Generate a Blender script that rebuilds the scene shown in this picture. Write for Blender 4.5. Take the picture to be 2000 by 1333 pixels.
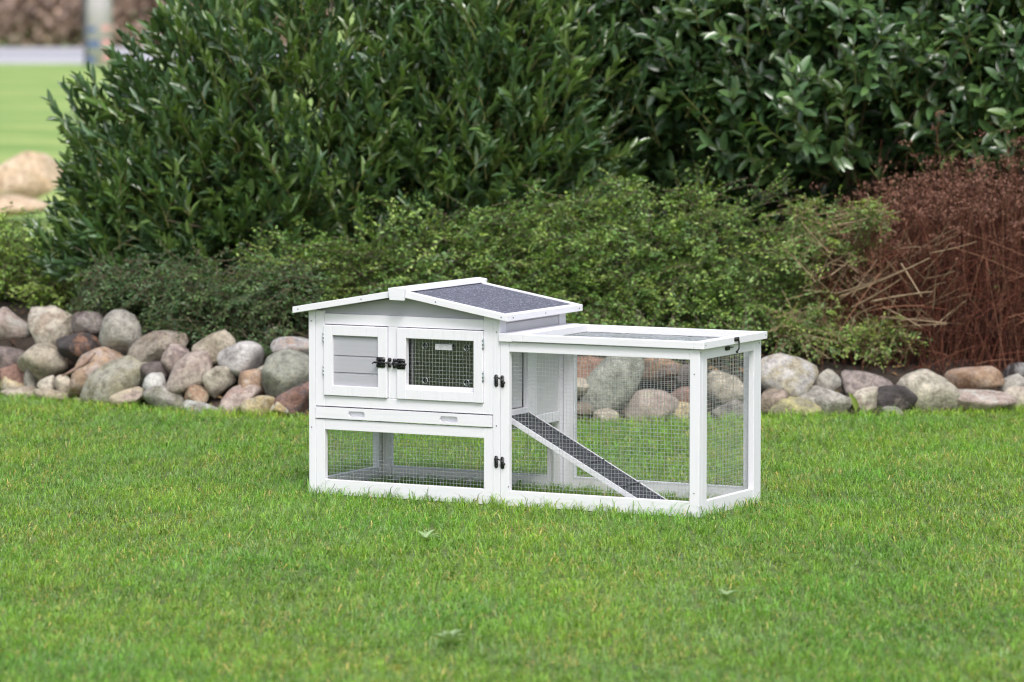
import bpy, bmesh, math, random
import numpy as np
from mathutils import Vector, Matrix, noise

for o in list(bpy.data.objects):
    bpy.data.objects.remove(o)
SC = bpy.context.scene
COL = SC.collection

# ------------------------------------------------------------------ camera
CAM_H, PITCH, FPX = 1.602, -0.0811, 8041.6
cam_d = bpy.data.cameras.new('camera')
cam = bpy.data.objects.new('camera', cam_d)
COL.objects.link(cam)
cam.location = (0, 0, CAM_H)
cam.rotation_euler = (math.pi / 2 + PITCH, 0, 0)
cam_d.sensor_width = 36.0
cam_d.lens = FPX / 2000 * 36
cam_d.clip_start = 0.1
cam_d.clip_end = 2000
cam_d.dof.use_dof = True
cam_d.dof.focus_distance = 13.45
cam_d.dof.aperture_fstop = 4.0
SC.camera = cam

# ------------------------------------------------------------------ sky, sun, exposure
SUN_EL, SUN_AZ = math.radians(54), math.radians(171)   # azimuth clockwise from +Y: behind the camera
world = bpy.data.worlds.new('World')
SC.world = world
world.use_nodes = True
wn = world.node_tree
wn.nodes.clear()
w_out = wn.nodes.new('ShaderNodeOutputWorld')
w_bg = wn.nodes.new('ShaderNodeBackground')
w_hs = wn.nodes.new('ShaderNodeHueSaturation')
w_sky = wn.nodes.new('ShaderNodeTexSky')
w_sky.sky_type = 'NISHITA'
w_sky.sun_disc = False
w_sky.sun_elevation = SUN_EL
w_sky.sun_rotation = SUN_AZ
w_sky.air_density = 1.0
w_sky.dust_density = 4.0
w_hs.inputs['Saturation'].default_value = 0.62
w_bg.inputs['Strength'].default_value = 0.15
wn.links.new(w_sky.outputs[0], w_hs.inputs['Color'])
wn.links.new(w_hs.outputs[0], w_bg.inputs['Color'])
wn.links.new(w_bg.outputs[0], w_out.inputs['Surface'])

sun_d = bpy.data.lights.new('sun', 'SUN')
sun_d.energy = 1.3
sun_d.angle = math.radians(16)
sun_d.color = (1.0, 0.985, 0.97)
sun = bpy.data.objects.new('sun', sun_d)
COL.objects.link(sun)
sdir = Vector((math.sin(SUN_AZ) * math.cos(SUN_EL), math.cos(SUN_AZ) * math.cos(SUN_EL), math.sin(SUN_EL)))
sun.rotation_euler = (-sdir).to_track_quat('-Z', 'Y').to_euler()
sun.location = (-4, 4, 12)

vs = SC.view_settings
vs.view_transform = 'Standard'
vs.look = 'None'
vs.exposure = 0.56
vs.gamma = 1.0
vs.use_curve_mapping = False
SC.render.engine = 'CYCLES'
SC.cycles.use_denoising = True
SC.cycles.max_bounces = 8
SC.cycles.transparent_max_bounces = 16
SC.cycles.filter_width = 1.2

# ------------------------------------------------------------------ helpers
rnd = random.Random(11)
rng = np.random.default_rng(11)


def tag(o, label=None, cat=None, group=None, kind=None):
    if label: o['label'] = label
    if cat: o['category'] = cat
    if group: o['group'] = group
    if kind: o['kind'] = kind
    return o


def empty(name, loc=(0, 0, 0), rz=0):
    o = bpy.data.objects.new(name, None)
    o.empty_display_size = 0.05
    COL.objects.link(o)
    o.location = loc
    o.rotation_euler = (0, 0, rz)
    return o


def link(name, me, mat=None, parent=None):
    o = bpy.data.objects.new(name, me)
    COL.objects.link(o)
    if mat is not None and len(me.materials) == 0:
        me.materials.append(mat)
    if parent is not None:
        o.parent = parent
    return o


def at(u, v, Y):
    """world point at depth Y seen at photo pixel (u, v)"""
    cp, sp = math.cos(PITCH), math.sin(PITCH)
    a, b = (u - 1000) / FPX, -(v - 666.5) / FPX
    d = Vector((a, cp - b * sp, sp + b * cp))
    return Vector((0, 0, CAM_H)) + d * (Y / d.y)


def np_mesh(name, verts, faces_flat, sizes, col=None, smooth=True):
    me = bpy.data.meshes.new(name)
    n = len(verts)
    me.vertices.add(n)
    me.vertices.foreach_set('co', np.asarray(verts, np.float32).ravel())
    ff = np.asarray(faces_flat, np.int32)
    sizes = np.asarray(sizes, np.int32)
    me.loops.add(len(ff))
    me.loops.foreach_set('vertex_index', ff)
    me.polygons.add(len(sizes))
    st = np.zeros(len(sizes), np.int32)
    st[1:] = np.cumsum(sizes)[:-1]
    me.polygons.foreach_set('loop_start', st)
    me.polygons.foreach_set('loop_total', sizes)
    if smooth:
        me.polygons.foreach_set('use_smooth', np.ones(len(sizes), bool))
    if col is not None:
        at_ = me.color_attributes.new('Col', 'FLOAT_COLOR', 'POINT')
        c4 = np.ones((n, 4), np.float32)
        c4[:, :3] = col
        at_.data.foreach_set('color', c4.ravel())
    me.update(calc_edges=True)
    me.validate()
    return me


# ------------------------------------------------------------------ materials
def new_mat(name):
    m = bpy.data.materials.new(name)
    m.use_nodes = True
    nt = m.node_tree
    nt.nodes.clear()
    out = nt.nodes.new('ShaderNodeOutputMaterial')
    b = nt.nodes.new('ShaderNodeBsdfPrincipled')
    nt.links.new(b.outputs[0], out.inputs['Surface'])
    return m, nt, b, out


def N(nt, t, **kw):
    n = nt.nodes.new(t)
    for k, v in kw.items():
        if k in n.inputs: n.inputs[k].default_value = v
        else: setattr(n, k, v)
    return n


def ramp(nt, fac, stops):
    r = nt.nodes.new('ShaderNodeValToRGB')
    e = r.color_ramp.elements
    while len(e) < len(stops): e.new(0.5)
    for i, (p, c) in enumerate(stops):
        e[i].position = p
        e[i].color = (*c, 1) if len(c) == 3 else c
    nt.links.new(fac, r.inputs[0])
    return r.outputs[0]


def mixc(nt, fac, a, b, blend='MIX'):
    m = nt.nodes.new('ShaderNodeMix')
    m.data_type = 'RGBA'
    m.blend_type = blend
    for s, v in ((m.inputs[0], fac), (m.inputs[6], a), (m.inputs[7], b)):
        if hasattr(v, 'is_linked'): nt.links.new(v, s)
        elif isinstance(v, (int, float)): s.default_value = v
        else: s.default_value = (*v, 1)
    return m.outputs[2]


def coords(nt, scale=(1, 1, 1), kind='Object'):
    tc = nt.nodes.new('ShaderNodeTexCoord')
    mp = nt.nodes.new('ShaderNodeMapping')
    mp.inputs['Scale'].default_value = scale
    nt.links.new(tc.outputs[kind], mp.inputs[0])
    return mp.outputs[0]


def bump(nt, b, h, strength=0.3, dist=0.005):
    bp = N(nt, 'ShaderNodeBump', Strength=strength, Distance=dist)
    nt.links.new(h, bp.inputs['Height'])
    nt.links.new(bp.outputs[0], b.inputs['Normal'])


def tex(nt, vec, scale, detail=4, rough=0.6):
    n = N(nt, 'ShaderNodeTexNoise', Scale=scale, Detail=detail, Roughness=rough)
    nt.links.new(vec, n.inputs['Vector'])
    return n.outputs[0]


def paint(name, c, grain_axis):
    m, nt, b, _ = new_mat(name)
    s = [70, 70, 70]
    s[grain_axis] = 3.0
    v = coords(nt, s)
    g = tex(nt, v, 1.6, 5, 0.65)
    v2 = coords(nt, (9, 9, 9))
    g2 = tex(nt, v2, 1.0, 3)
    d1 = tuple(x * 0.94 for x in c)
    k = ramp(nt, g, [(0.3, d1), (0.5, c)])
    warm = (c[0] * 0.99, c[1] * 0.975, c[2] * 0.95)
    f = ramp(nt, g2, [(0.55, (0, 0, 0)), (0.8, (0.8, 0.8, 0.8))])
    k2 = mixc(nt, f, k, warm)
    nt.links.new(k2, b.inputs['Base Color'])
    b.inputs['Roughness'].default_value = 0.55
    bump(nt, b, g, 0.2, 0.0012)
    return m


WHITE = [paint('white_paint_' + a, (0.77, 0.765, 0.82), i) for i, a in enumerate('xyz')]
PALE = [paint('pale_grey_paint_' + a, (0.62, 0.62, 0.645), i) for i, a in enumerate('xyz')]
GREY = [paint('grey_paint_' + a, (0.42, 0.42, 0.465), i) for i, a in enumerate('xyz')]


def felt_mat(name, a, b_):
    m, nt, b, _ = new_mat(name)
    v = coords(nt)
    vo = N(nt, 'ShaderNodeTexVoronoi', Scale=230.0)
    nt.links.new(v, vo.inputs['Vector'])
    sp = N(nt, 'ShaderNodeSeparateColor')
    nt.links.new(vo.outputs['Color'], sp.inputs[0])
    c = ramp(nt, sp.outputs[0], [(0.0, a), (0.55, a), (0.8, b_), (1.0, tuple(min(1, x * 2.2) for x in b_))])
    n2 = tex(nt, v, 7, 3)
    c2 = mixc(nt, ramp(nt, n2, [(0.35, (0, 0, 0)), (0.7, (0.4, 0.4, 0.4))]), c, a)
    nt.links.new(c2, b.inputs['Base Color'])
    b.inputs['Roughness'].default_value = 0.9
    bump(nt, b, vo.outputs['Distance'], 0.5, 0.002)
    return m


FELT = felt_mat('roofing_felt', (0.085, 0.091, 0.122), (0.16, 0.166, 0.205))
FELT_RAMP = felt_mat('ramp_felt', (0.03, 0.031, 0.04), (0.075, 0.077, 0.092))


def simple(name, c, rough=0.5, metal=0.0, nz=0.0):
    m, nt, b, _ = new_mat(name)
    if nz:
        n = tex(nt, coords(nt), 60, 3)
        k = ramp(nt, n, [(0.3, tuple(x * (1 - nz) for x in c)), (0.7, tuple(min(1, x * (1 + nz)) for x in c))])
        nt.links.new(k, b.inputs['Base Color'])
    else:
        b.inputs['Base Color'].default_value = (*c, 1)
    b.inputs['Roughness'].default_value = rough
    b.inputs['Metallic'].default_value = metal
    return m


WIRE = simple('galvanised_wire', (0.62, 0.64, 0.66), 0.38, 0.75, 0.1)
BLACK = simple('black_enamel', (0.012, 0.012, 0.014), 0.32, 0.0, 0.2)
STEEL = simple('zinc_hinge', (0.42, 0.47, 0.48), 0.35, 0.9, 0.1)
SCREW = simple('screw_head', (0.16, 0.16, 0.17), 0.4, 0.8, 0.2)
PLATE = simple('pale_metal_plate', (0.62, 0.62, 0.66), 0.4, 0.25, 0.12)
DARKWOOD = simple('raw_interior', (0.12, 0.11, 0.10), 0.9, 0, 0.2)


def acrylic():
    m = bpy.data.materials.new('clear_acrylic')
    m.use_nodes = True
    nt = m.node_tree
    nt.nodes.clear()
    out = nt.nodes.new('ShaderNodeOutputMaterial')
    tr = N(nt, 'ShaderNodeBsdfTransparent', Color=(0.9, 0.92, 0.92, 1))
    gl = N(nt, 'ShaderNodeBsdfGlossy', Roughness=0.06)
    fr = N(nt, 'ShaderNodeFresnel', IOR=1.8)
    mx = nt.nodes.new('ShaderNodeMixShader')
    nt.links.new(fr.outputs[0], mx.inputs[0])
    nt.links.new(tr.outputs[0], mx.inputs[1])
    nt.links.new(gl.outputs[0], mx.inputs[2])
    nt.links.new(mx.outputs[0], out.inputs['Surface'])
    return m


ACRYLIC = acrylic()


def leaf_mat(name, rough=0.4, trans=0.2, spec=0.5, back=(1.25, 1.2, 1.1), coat=0.0):
    m, nt, b, out = new_mat(name)
    a = N(nt, 'ShaderNodeVertexColor', layer_name='Col')
    geo = nt.nodes.new('ShaderNodeNewGeometry')
    c = mixc(nt, geo.outputs['Backfacing'], a.outputs[0], mixc(nt, 1.0, a.outputs[0], back, 'MULTIPLY'))
    nt.links.new(c, b.inputs['Base Color'])
    b.inputs['Roughness'].default_value = rough
    b.inputs['Specular IOR Level'].default_value = spec
    b.inputs['Coat Weight'].default_value = coat
    b.inputs['Coat Roughness'].default_value = 0.24
    b.inputs['Coat IOR'].default_value = 1.65
    if coat: b.inputs['IOR'].default_value = 1.55
    t = nt.nodes.new('ShaderNodeBsdfTranslucent')
    nt.links.new(mixc(nt, 1.0, a.outputs[0], (1.5, 1.6, 0.6), 'MULTIPLY'), t.inputs['Color'])
    mx = nt.nodes.new('ShaderNodeMixShader')
    mx.inputs[0].default_value = trans
    nt.links.new(b.outputs[0], mx.inputs[1])
    nt.links.new(t.outputs[0], mx.inputs[2])
    nt.links.new(mx.outputs[0], out.inputs['Surface'])
    return m


GRASS_M = leaf_mat('grass_blades', 0.42, 0.38, 0.45, (1, 1, 1))
LAUREL_M = leaf_mat('laurel_leaf', 0.34, 0.16, 0.9, (1.2, 1.2, 1.15), 0.22)
SMALL_M = leaf_mat('small_leaf', 0.42, 0.22, 0.5)
DRY_M = leaf_mat('dry_leaf', 0.85, 0.15, 0.2)


def bark(name, a, b_):
    m, nt, b, _ = new_mat(name)
    n = tex(nt, coords(nt, (40, 40, 12)), 1.0, 4)
    nt.links.new(ramp(nt, n, [(0.3, a), (0.7, b_)]), b.inputs['Base Color'])
    b.inputs['Roughness'].default_value = 0.85
    return m


BARK = bark('brown_bark', (0.06, 0.045, 0.03), (0.16, 0.125, 0.08))
TWIG_RED = bark('red_brown_twig', (0.10, 0.032, 0.022), (0.24, 0.09, 0.062))
TWIG_TAN = bark('tan_twig', (0.22, 0.15, 0.09), (0.40, 0.30, 0.19))
TWIG_GREEN = bark('yellow_green_twig', (0.12, 0.13, 0.04), (0.26, 0.25, 0.07))


# ------------------------------------------------------------------ large structure: ground, bank, road
def edge_y(x):
    """far edge of the near lawn, where the boulders begin"""
    return float(np.interp(x, [-2.6, -2.13, -1.45, -0.84, 0.25, 1.0, 1.53, 2.05, 2.6],
                           [17.3, 17.13, 16.47, 16.14, 15.9, 16.14, 16.28, 16.47, 16.7]))


def edge_v(x):
    return 12.8 + CAM_H * FPX / edge_y(x)


GZ = -0.02
m, nt, b, _ = new_mat('lawn_soil_and_turf')
v = coords(nt, kind='Object')
n1 = tex(nt, v, 0.35, 4)
n2 = tex(nt, v, 9.0, 5, 0.7)
n3 = tex(nt, v, 0.06, 3)
c = ramp(nt, n1, [(0.38, (0.15, 0.27, 0.055)), (0.52, (0.25, 0.36, 0.09)), (0.64, (0.36, 0.42, 0.13))])
c = mixc(nt, ramp(nt, n3, [(0.4, (0, 0, 0)), (0.65, (0.6, 0.6, 0.6))]), c, (0.24, 0.35, 0.10))
# close to the camera the sheet is the soil between the blades
sx = nt.nodes.new('ShaderNodeSeparateXYZ')
nt.links.new(v, sx.inputs[0])
near = N(nt, 'ShaderNodeMapRange')
near.inputs['From Min'].default_value = 21.0
near.inputs['From Max'].default_value = 23.0
nt.links.new(sx.outputs['Y'], near.inputs['Value'])
soil = ramp(nt, n2, [(0.35, (0.07, 0.09, 0.03)), (0.55, (0.12, 0.19, 0.04)), (0.75, (0.13, 0.11, 0.06))])
c = mixc(nt, near.outputs[0], soil, c)
nt.links.new(c, b.inputs['Base Color'])
b.inputs['Roughness'].default_value = 0.95
bump(nt, b, n2, 0.5, 0.02)
LAWN = m

bm = bmesh.new()
xs = [-700, -300, -100, -40, -15, -6, -3, -1, 0, 1, 3, 6, 15, 40, 100, 300, 700]
ys = [-60, -10, 4, 8, 12, 16, 20, 26, 34, 50, 80, 120, 200, 400, 900, 1500]
vg = [[bm.verts.new((x, y, GZ)) for x in xs] for y in ys]
for j in range(len(ys) - 1):
    for i in range(len(xs) - 1):
        bm.faces.new((vg[j][i], vg[j][i + 1], vg[j + 1][i + 1], vg[j + 1][i]))
me = bpy.data.meshes.new('ground')
bm.to_mesh(me); bm.free()
tag(link('ground', me, LAWN), 'green lawn reaching from the foreground to the far road', kind='structure')

# planted bank behind the boulders: rises about 0.35 m, then a broad bed
m, nt, b, _ = new_mat('bank_soil')
v = coords(nt)
n = tex(nt, v, 14, 6, 0.7)
nt.links.new(ramp(nt, n, [(0.3, (0.018, 0.012, 0.009)), (0.55, (0.045, 0.031, 0.022)), (0.8, (0.10, 0.07, 0.05))]), b.inputs['Base Color'])
b.inputs['Roughness'].default_value = 0.95
bump(nt, b, n, 0.8, 0.03)
SOIL = m


def bank_top(x):
    return float(np.interp(x, [-2.5, -0.8, 0.2, 0.9, 2.5], [0.30, 0.27, 0.24, 0.17, 0.15]))


def bank_z(x, y):
    d = y - edge_y(x)
    return float(np.interp(d, [-0.02, 0.12, 0.55, 1.0, 2.8, 4.5], [GZ - 0.03, 0.0, bank_top(x) * 0.85, bank_top(x), bank_top(x) + 0.05, GZ - 0.03]))


verts, faces = [], []
NX, NY = 90, 40
for j in range(NY + 1):
    for i in range(NX + 1):
        x = -5.0 + 10.0 * i / NX
        t = j / NY
        d = -0.02 + 4.5 * t ** 1.7
        y = edge_y(x) + d
        z = bank_z(x, y) + (0.03 * noise.noise(Vector((x * 3, y * 3, 0))) if 0.05 < d < 4.2 else 0)
        verts.append((x, y, z))
for j in range(NY):
    for i in range(NX):
        a = j * (NX + 1) + i
        faces.append((a, a + 1, a + NX + 2, a + NX + 1))
me = bpy.data.meshes.new('planting_bank')
me.from_pydata(verts, [], faces)
for p in me.polygons: p.use_smooth = True
tag(link('planting_bank', me, SOIL), 'dark soil bank under the shrubs behind the boulders', kind='structure')

m, nt, b, _ = new_mat('asphalt')
n = tex(nt, coords(nt), 1.2, 6, 0.7)
nt.links.new(ramp(nt, n, [(0.3, (0.36, 0.36, 0.40)), (0.7, (0.42, 0.42, 0.46))]), b.inputs['Base Color'])
b.inputs['Roughness'].default_value = 0.7
bm = bmesh.new()
z0 = 0.03
# a road sheet on a low verge kerb
xsr = [-300, -60, -30, -10, 10, 60, 300]
prof = [(117.6, GZ - 0.02), (117.8, 0.09), (118.0, 0.10), (118.01, z0), (152.0, z0), (152.01, 0.10), (152.4, 0.10), (152.6, GZ - 0.02)]
rows = [[bm.verts.new((x, y, z)) for (y, z) in prof] for x in xsr]
for i in range(len(xsr) - 1):
    for j in range(len(prof) - 1):
        bm.faces.new((rows[i][j], rows[i + 1][j], rows[i + 1][j + 1], rows[i][j + 1]))
me = bpy.data.meshes.new('road')
bm.to_mesh(me); bm.free()
tag(link('road', me, m), 'pale grey road beyond the far lawn', kind='structure')

# ------------------------------------------------------------------ the hutch
HUTCH = empty('rabbit_hutch', (-0.677, 13.656, 0), -0.4849)
tag(HUTCH, 'white and grey wooden rabbit hutch with wire mesh run standing on the lawn', 'rabbit hutch')
L1, T, D = 0.72, 1.437, 0.4734
BOT = -0.018


def add_box(bm, x0, x1, y0, y1, z0, z1, bev=0.0013):
    vs_ = [bm.verts.new(p) for p in ((x0, y0, z0), (x1, y0, z0), (x1, y1, z0), (x0, y1, z0), (x0, y0, z1), (x1, y0, z1), (x1, y1, z1), (x0, y1, z1))]
    fs = [bm.faces.new([vs_[i] for i in f]) for f in ((3, 2, 1, 0), (4, 5, 6, 7), (0, 1, 5, 4), (1, 2, 6, 5), (2, 3, 7, 6), (3, 0, 4, 7))]
    if bev:
        es = list({e for f in fs for e in f.edges})
        bmesh.ops.bevel(bm, geom=es, offset=bev, segments=1, affect='EDGES', profile=0.5)


def finish(bm, name, mat, parent, smooth=False):
    me = bpy.data.meshes.new(name)
    bmesh.ops.recalc_face_normals(bm, faces=bm.faces)
    bm.to_mesh(me); bm.free()
    if smooth:
        for p in me.polygons: p.use_smooth = True
    return link(name, me, mat, parent)


def board(name, dims, pal=WHITE, parent=None, bev=0.0013, axis=None):
    bm = bmesh.new()
    add_box(bm, *dims, bev=bev)
    if axis is None:
        s = (dims[1] - dims[0], dims[3] - dims[2], dims[5] - dims[4])
        axis = s.index(max(s))
    return finish(bm, name, pal[axis] if isinstance(pal, list) else pal, parent or HUTCH)


def boards(name, list_, mat, parent=None, bev=0.0013):
    bm = bmesh.new()
    for d in list_: add_box(bm, *d, bev=bev)
    return finish(bm, name, mat, parent or HUTCH)


def prism(name, poly, y0, y1, mat, parent=None, bev=0.0012):
    """polygon in XZ pushed along Y"""
    bm = bmesh.new()
    a = [bm.verts.new((x, y0, z)) for x, z in poly]
    c_ = [bm.verts.new((x, y1, z)) for x, z in poly]
    n_ = len(poly)
    bm.faces.new(a); bm.faces.new(list(reversed(c_)))
    for i in range(n_):
        bm.faces.new((a[i], c_[i], c_[(i + 1) % n_], a[(i + 1) % n_]))
    if bev: bmesh.ops.bevel(bm, geom=list(bm.edges), offset=bev, segments=1, affect='EDGES', profile=0.5)
    return finish(bm, name, mat, parent or HUTCH)


def tube_rows(paths, radii, sides=4):
    """paths: list of (n,3) arrays. returns verts, faces_flat, sizes"""
    V, F, S, base = [], [], [], 0
    for p, r in zip(paths, radii):
        p = np.asarray(p, float)
        n_ = len(p)
        r = np.broadcast_to(np.asarray(r, float), (n_,))
        t = np.gradient(p, axis=0)
        t /= np.linalg.norm(t, axis=1)[:, None] + 1e-9
        up = np.array([0, 0, 1.0]) if abs(t[0][2]) < 0.8 else np.array([1.0, 0, 0])
        s = np.cross(t, up); s /= np.linalg.norm(s, axis=1)[:, None] + 1e-9
        q = np.cross(s, t)
        for k in range(sides):
            a_ = 2 * math.pi * (k + 0.5) / sides
            V.append(p + (s * math.cos(a_) + q * math.sin(a_)) * r[:, None])
        for k in range(sides):
            k2 = (k + 1) % sides
            for i in range(n_ - 1):
                F += [base + k * n_ + i, base + k2 * n_ + i, base + k2 * n_ + i + 1, base + k * n_ + i + 1]
                S.append(4)
        base += sides * n_
    return np.concatenate(V), F, S


def wires(name, o, ux, uy, nx, ny, parent=None, wob=0.0011, rad=0.00052):
    """welded mesh: nx wires along uy, ny wires along ux, from corner o"""
    o, ux, uy = (np.array(a, float) for a in (o, ux, uy))
    nrm = np.cross(ux, uy); nrm /= np.linalg.norm(nrm)
    paths, rad_ = [], []
    for i in range(nx + 1):
        t = np.linspace(0, 1, 4)[:, None]
        p = o + ux * (i / nx) + uy * t + nrm * (wob * rng.normal(size=(4, 1)) + 0.0006)
        paths.append(p); rad_.append(rad)
    for i in range(ny + 1):
        t = np.linspace(0, 1, 5)[:, None]
        p = o + uy * (i / ny) + ux * t + nrm * (wob * rng.normal(size=(5, 1)) - 0.0006) + uy / np.linalg.norm(uy) * 0.0004 * rng.normal(size=(5, 1))
        paths.append(p); rad_.append(rad)
    V, F, S = tube_rows(paths, rad_, 4)
    ob = link(name, np_mesh(name, V, F, S), WIRE, parent or HUTCH)
    ob['kind'] = 'stuff'
    return ob


def cyl(bm, c, axis, r, h, seg=12):
    M = Matrix.Translation(c) @ (Matrix.Rotation(math.pi / 2, 4, 'X') if axis == 'Y' else Matrix.Rotation(math.pi / 2, 4, 'Y') if axis == 'X' else Matrix())
    bmesh.ops.create_cone(bm, cap_ends=True, segments=seg, radius1=r, radius2=r * 0.92, depth=h, matrix=M)


def screw(c, axis, parent):
    bm = bmesh.new()
    cyl(bm, c, axis, 0.0021, 0.0018, 8)
    return finish(bm, 'screw', SCREW, parent)


# --- the house: posts, stiles and rails
for x0 in (0.0, 0.695):
    board('corner_post', (x0, x0 + 0.025, 0.0, 0.045, BOT, 0.598))
    board('corner_post', (x0, x0 + 0.025, D - 0.045, D, BOT, 0.598))
for x0 in (0.0258, 0.6602):
    board('stile', (x0, x0 + 0.034, 0.002, 0.022, 0.2775, 0.596))
    board('stile', (x0, x0 + 0.034, 0.002, 0.022, BOT, 0.2335))
    board('stile', (x0, x0 + 0.034, D - 0.022, D - 0.002, BOT, 0.2335))
board('rail', (0.0603, 0.6597, 0.003, 0.021, 0.5515, 0.5865))
board('rail', (0.0603, 0.6597, 0.003, 0.021, 0.2778, 0.3128))
board('rail', (0.0603, 0.6597, 0.003, 0.021, 0.199, 0.2332))
board('rail', (0.0603, 0.6597, 0.003, 0.021, BOT, 0.032))
board('rail', (0.0603, 0.6597, D - 0.021, D - 0.003, BOT, 0.032))
board('rail', (0.0603, 0.6597, D - 0.021, D - 0.003, 0.199, 0.2332))
board('mullion', (0.3025, 0.3378, 0.003, 0.021, 0.3132, 0.5512))
board('rail', (0.002, 0.022, 0.0455, D - 0.0455, BOT, 0.03))
board('rail', (0.002, 0.022, 0.0455, D - 0.0455, 0.20, 0.2335))
prism('gable_board', [(0.026, 0.5868), (0.694, 0.5868), (0.694, 0.598), (0.36, 0.652), (0.026, 0.598)], 0.011, 0.019, GREY[0])
prism('gable_board', [(0.026, 0.236), (0.694, 0.236), (0.694, 0.598), (0.36, 0.652), (0.026, 0.598)], D - 0.017, D - 0.009, GREY[0])
board('floor_board', (0.024, 0.696, 0.024, D - 0.019, 0.2765, 0.2825), DARKWOOD)
# left wall boards, right wall with its framed doorway above the ramp
for k in range(4):
    board('wall_board', (0.006, 0.018, 0.0455, D - 0.0455, 0.236 + k * 0.09, 0.236 + k * 0.09 + 0.0885), GREY)
board('rail', (0.699, 0.719, 0.0455, D - 0.0455, 0.2205, 0.2535))
board('stile', (0.7005, 0.719, 0.202, 0.266, 0.2537, 0.5195))
board('threshold', (0.7005, 0.719, 0.0458, 0.2018, 0.2537, 0.2855))
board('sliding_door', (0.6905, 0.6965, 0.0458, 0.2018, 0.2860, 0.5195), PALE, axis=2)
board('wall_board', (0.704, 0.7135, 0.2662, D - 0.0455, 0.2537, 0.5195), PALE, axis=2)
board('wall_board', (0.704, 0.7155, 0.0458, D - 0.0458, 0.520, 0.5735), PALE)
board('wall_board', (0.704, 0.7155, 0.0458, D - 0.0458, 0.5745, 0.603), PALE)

# --- drawer with two finger slots
def drawer():
    x0, x1, z0, z1, yf, yb = 0.0272, 0.6928, 0.2372, 0.2742, -0.002, 0.012
    bm = bmesh.new()
    outer = [(x0, z0), (x1, z0), (x1, z1), (x0, z1)]
    slots = []
    for cx_, w_ in ((0.184, 0.064), (0.532, 0.068)):
        r = 0.0098
        s = []
        for k in range(16):
            a_ = 2 * math.pi * k / 16
            dx = (w_ / 2 - r) * (1 if math.cos(a_) > -1e-6 else -1)
            s.append((cx_ + dx + r * math.cos(a_), 0.2552 + r * math.sin(a_)))
        slots.append(s)
    edges = []
    loops = []
    for lp in [outer] + slots:
        vv = [bm.verts.new((x, yf, z)) for x, z in lp]
        loops.append(vv)
        edges += [bm.edges.new((vv[i], vv[(i + 1) % len(vv)])) for i in range(len(vv))]
    bmesh.ops.triangle_fill(bm, use_beauty=True, edges=edges)
    f = list(bm.faces)
    r_ = bmesh.ops.extrude_face_region(bm, geom=f)
    bmesh.ops.translate(bm, verts=[g for g in r_['geom'] if isinstance(g, bmesh.types.BMVert)], vec=(0, yb - yf, 0))
    d = finish(bm, 'drawer', WHITE[0], HUTCH)
    boards('tray', [(0.03, 0.69, 0.0122, 0.44, 0.2385, 0.2445), (0.03, 0.69, 0.0122, 0.0172, 0.2447, 0.2725), (0.03, 0.69, 0.434, 0.44, 0.2447, 0.268)], WHITE[0], d, 0.0005)
    return d


drawer()

# --- doors
def frame_mesh(name, x0, x1, z0, z1, y0, y1, w, parent):
    """door frame: stiles through, rails butted between them 0.6 mm lower so the joint shows"""
    bm = bmesh.new()
    add_box(bm, x0, x0 + w, y0, y1, z0, z1)
    add_box(bm, x1 - w, x1, y0, y1, z0, z1)
    add_box(bm, x0 + w + 0.0004, x1 - w - 0.0004, y0 + 0.0006, y1 - 0.0006, z0, z0 + w)
    add_box(bm, x0 + w + 0.0004, x1 - w - 0.0004, y0 + 0.0006, y1 - 0.0006, z1 - w, z1)
    return finish(bm, name, WHITE[2], parent)


def rounded_plate(bm, cx_, cz_, w_, h_, r, y0, y1, seg=5):
    pts = []
    for (sx_, sz_, a0) in ((1, 1, 0), (-1, 1, 90), (-1, -1, 180), (1, -1, 270)):
        for k in range(seg):
            a_ = math.radians(a0 + 90 * k / (seg - 1))
            pts.append((cx_ + sx_ * (w_ / 2 - r) + r * math.cos(a_), cz_ + sz_ * (h_ / 2 - r) + r * math.sin(a_)))
    a = [bm.verts.new((x, y0, z)) for x, z in pts]
    c_ = [bm.verts.new((x, y1, z)) for x, z in pts]
    bm.faces.new(a); bm.faces.new(list(reversed(c_)))
    for i in range(len(pts)):
        j = (i + 1) % len(pts)
        bm.faces.new((a[i], c_[i], c_[j], a[j]))


def rod(bm, pts, r, sides=8):
    V, F, S = tube_rows([pts], [r], sides)
    vv = [bm.verts.new(p) for p in V]
    i = 0
    for s in S:
        bm.faces.new([vv[k] for k in F[i:i + s]]); i += s
    n_ = len(pts)
    bm.faces.new([vv[k * n_] for k in range(sides)])
    bm.faces.new([vv[k * n_ + n_ - 1] for k in reversed(range(sides))])


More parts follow.
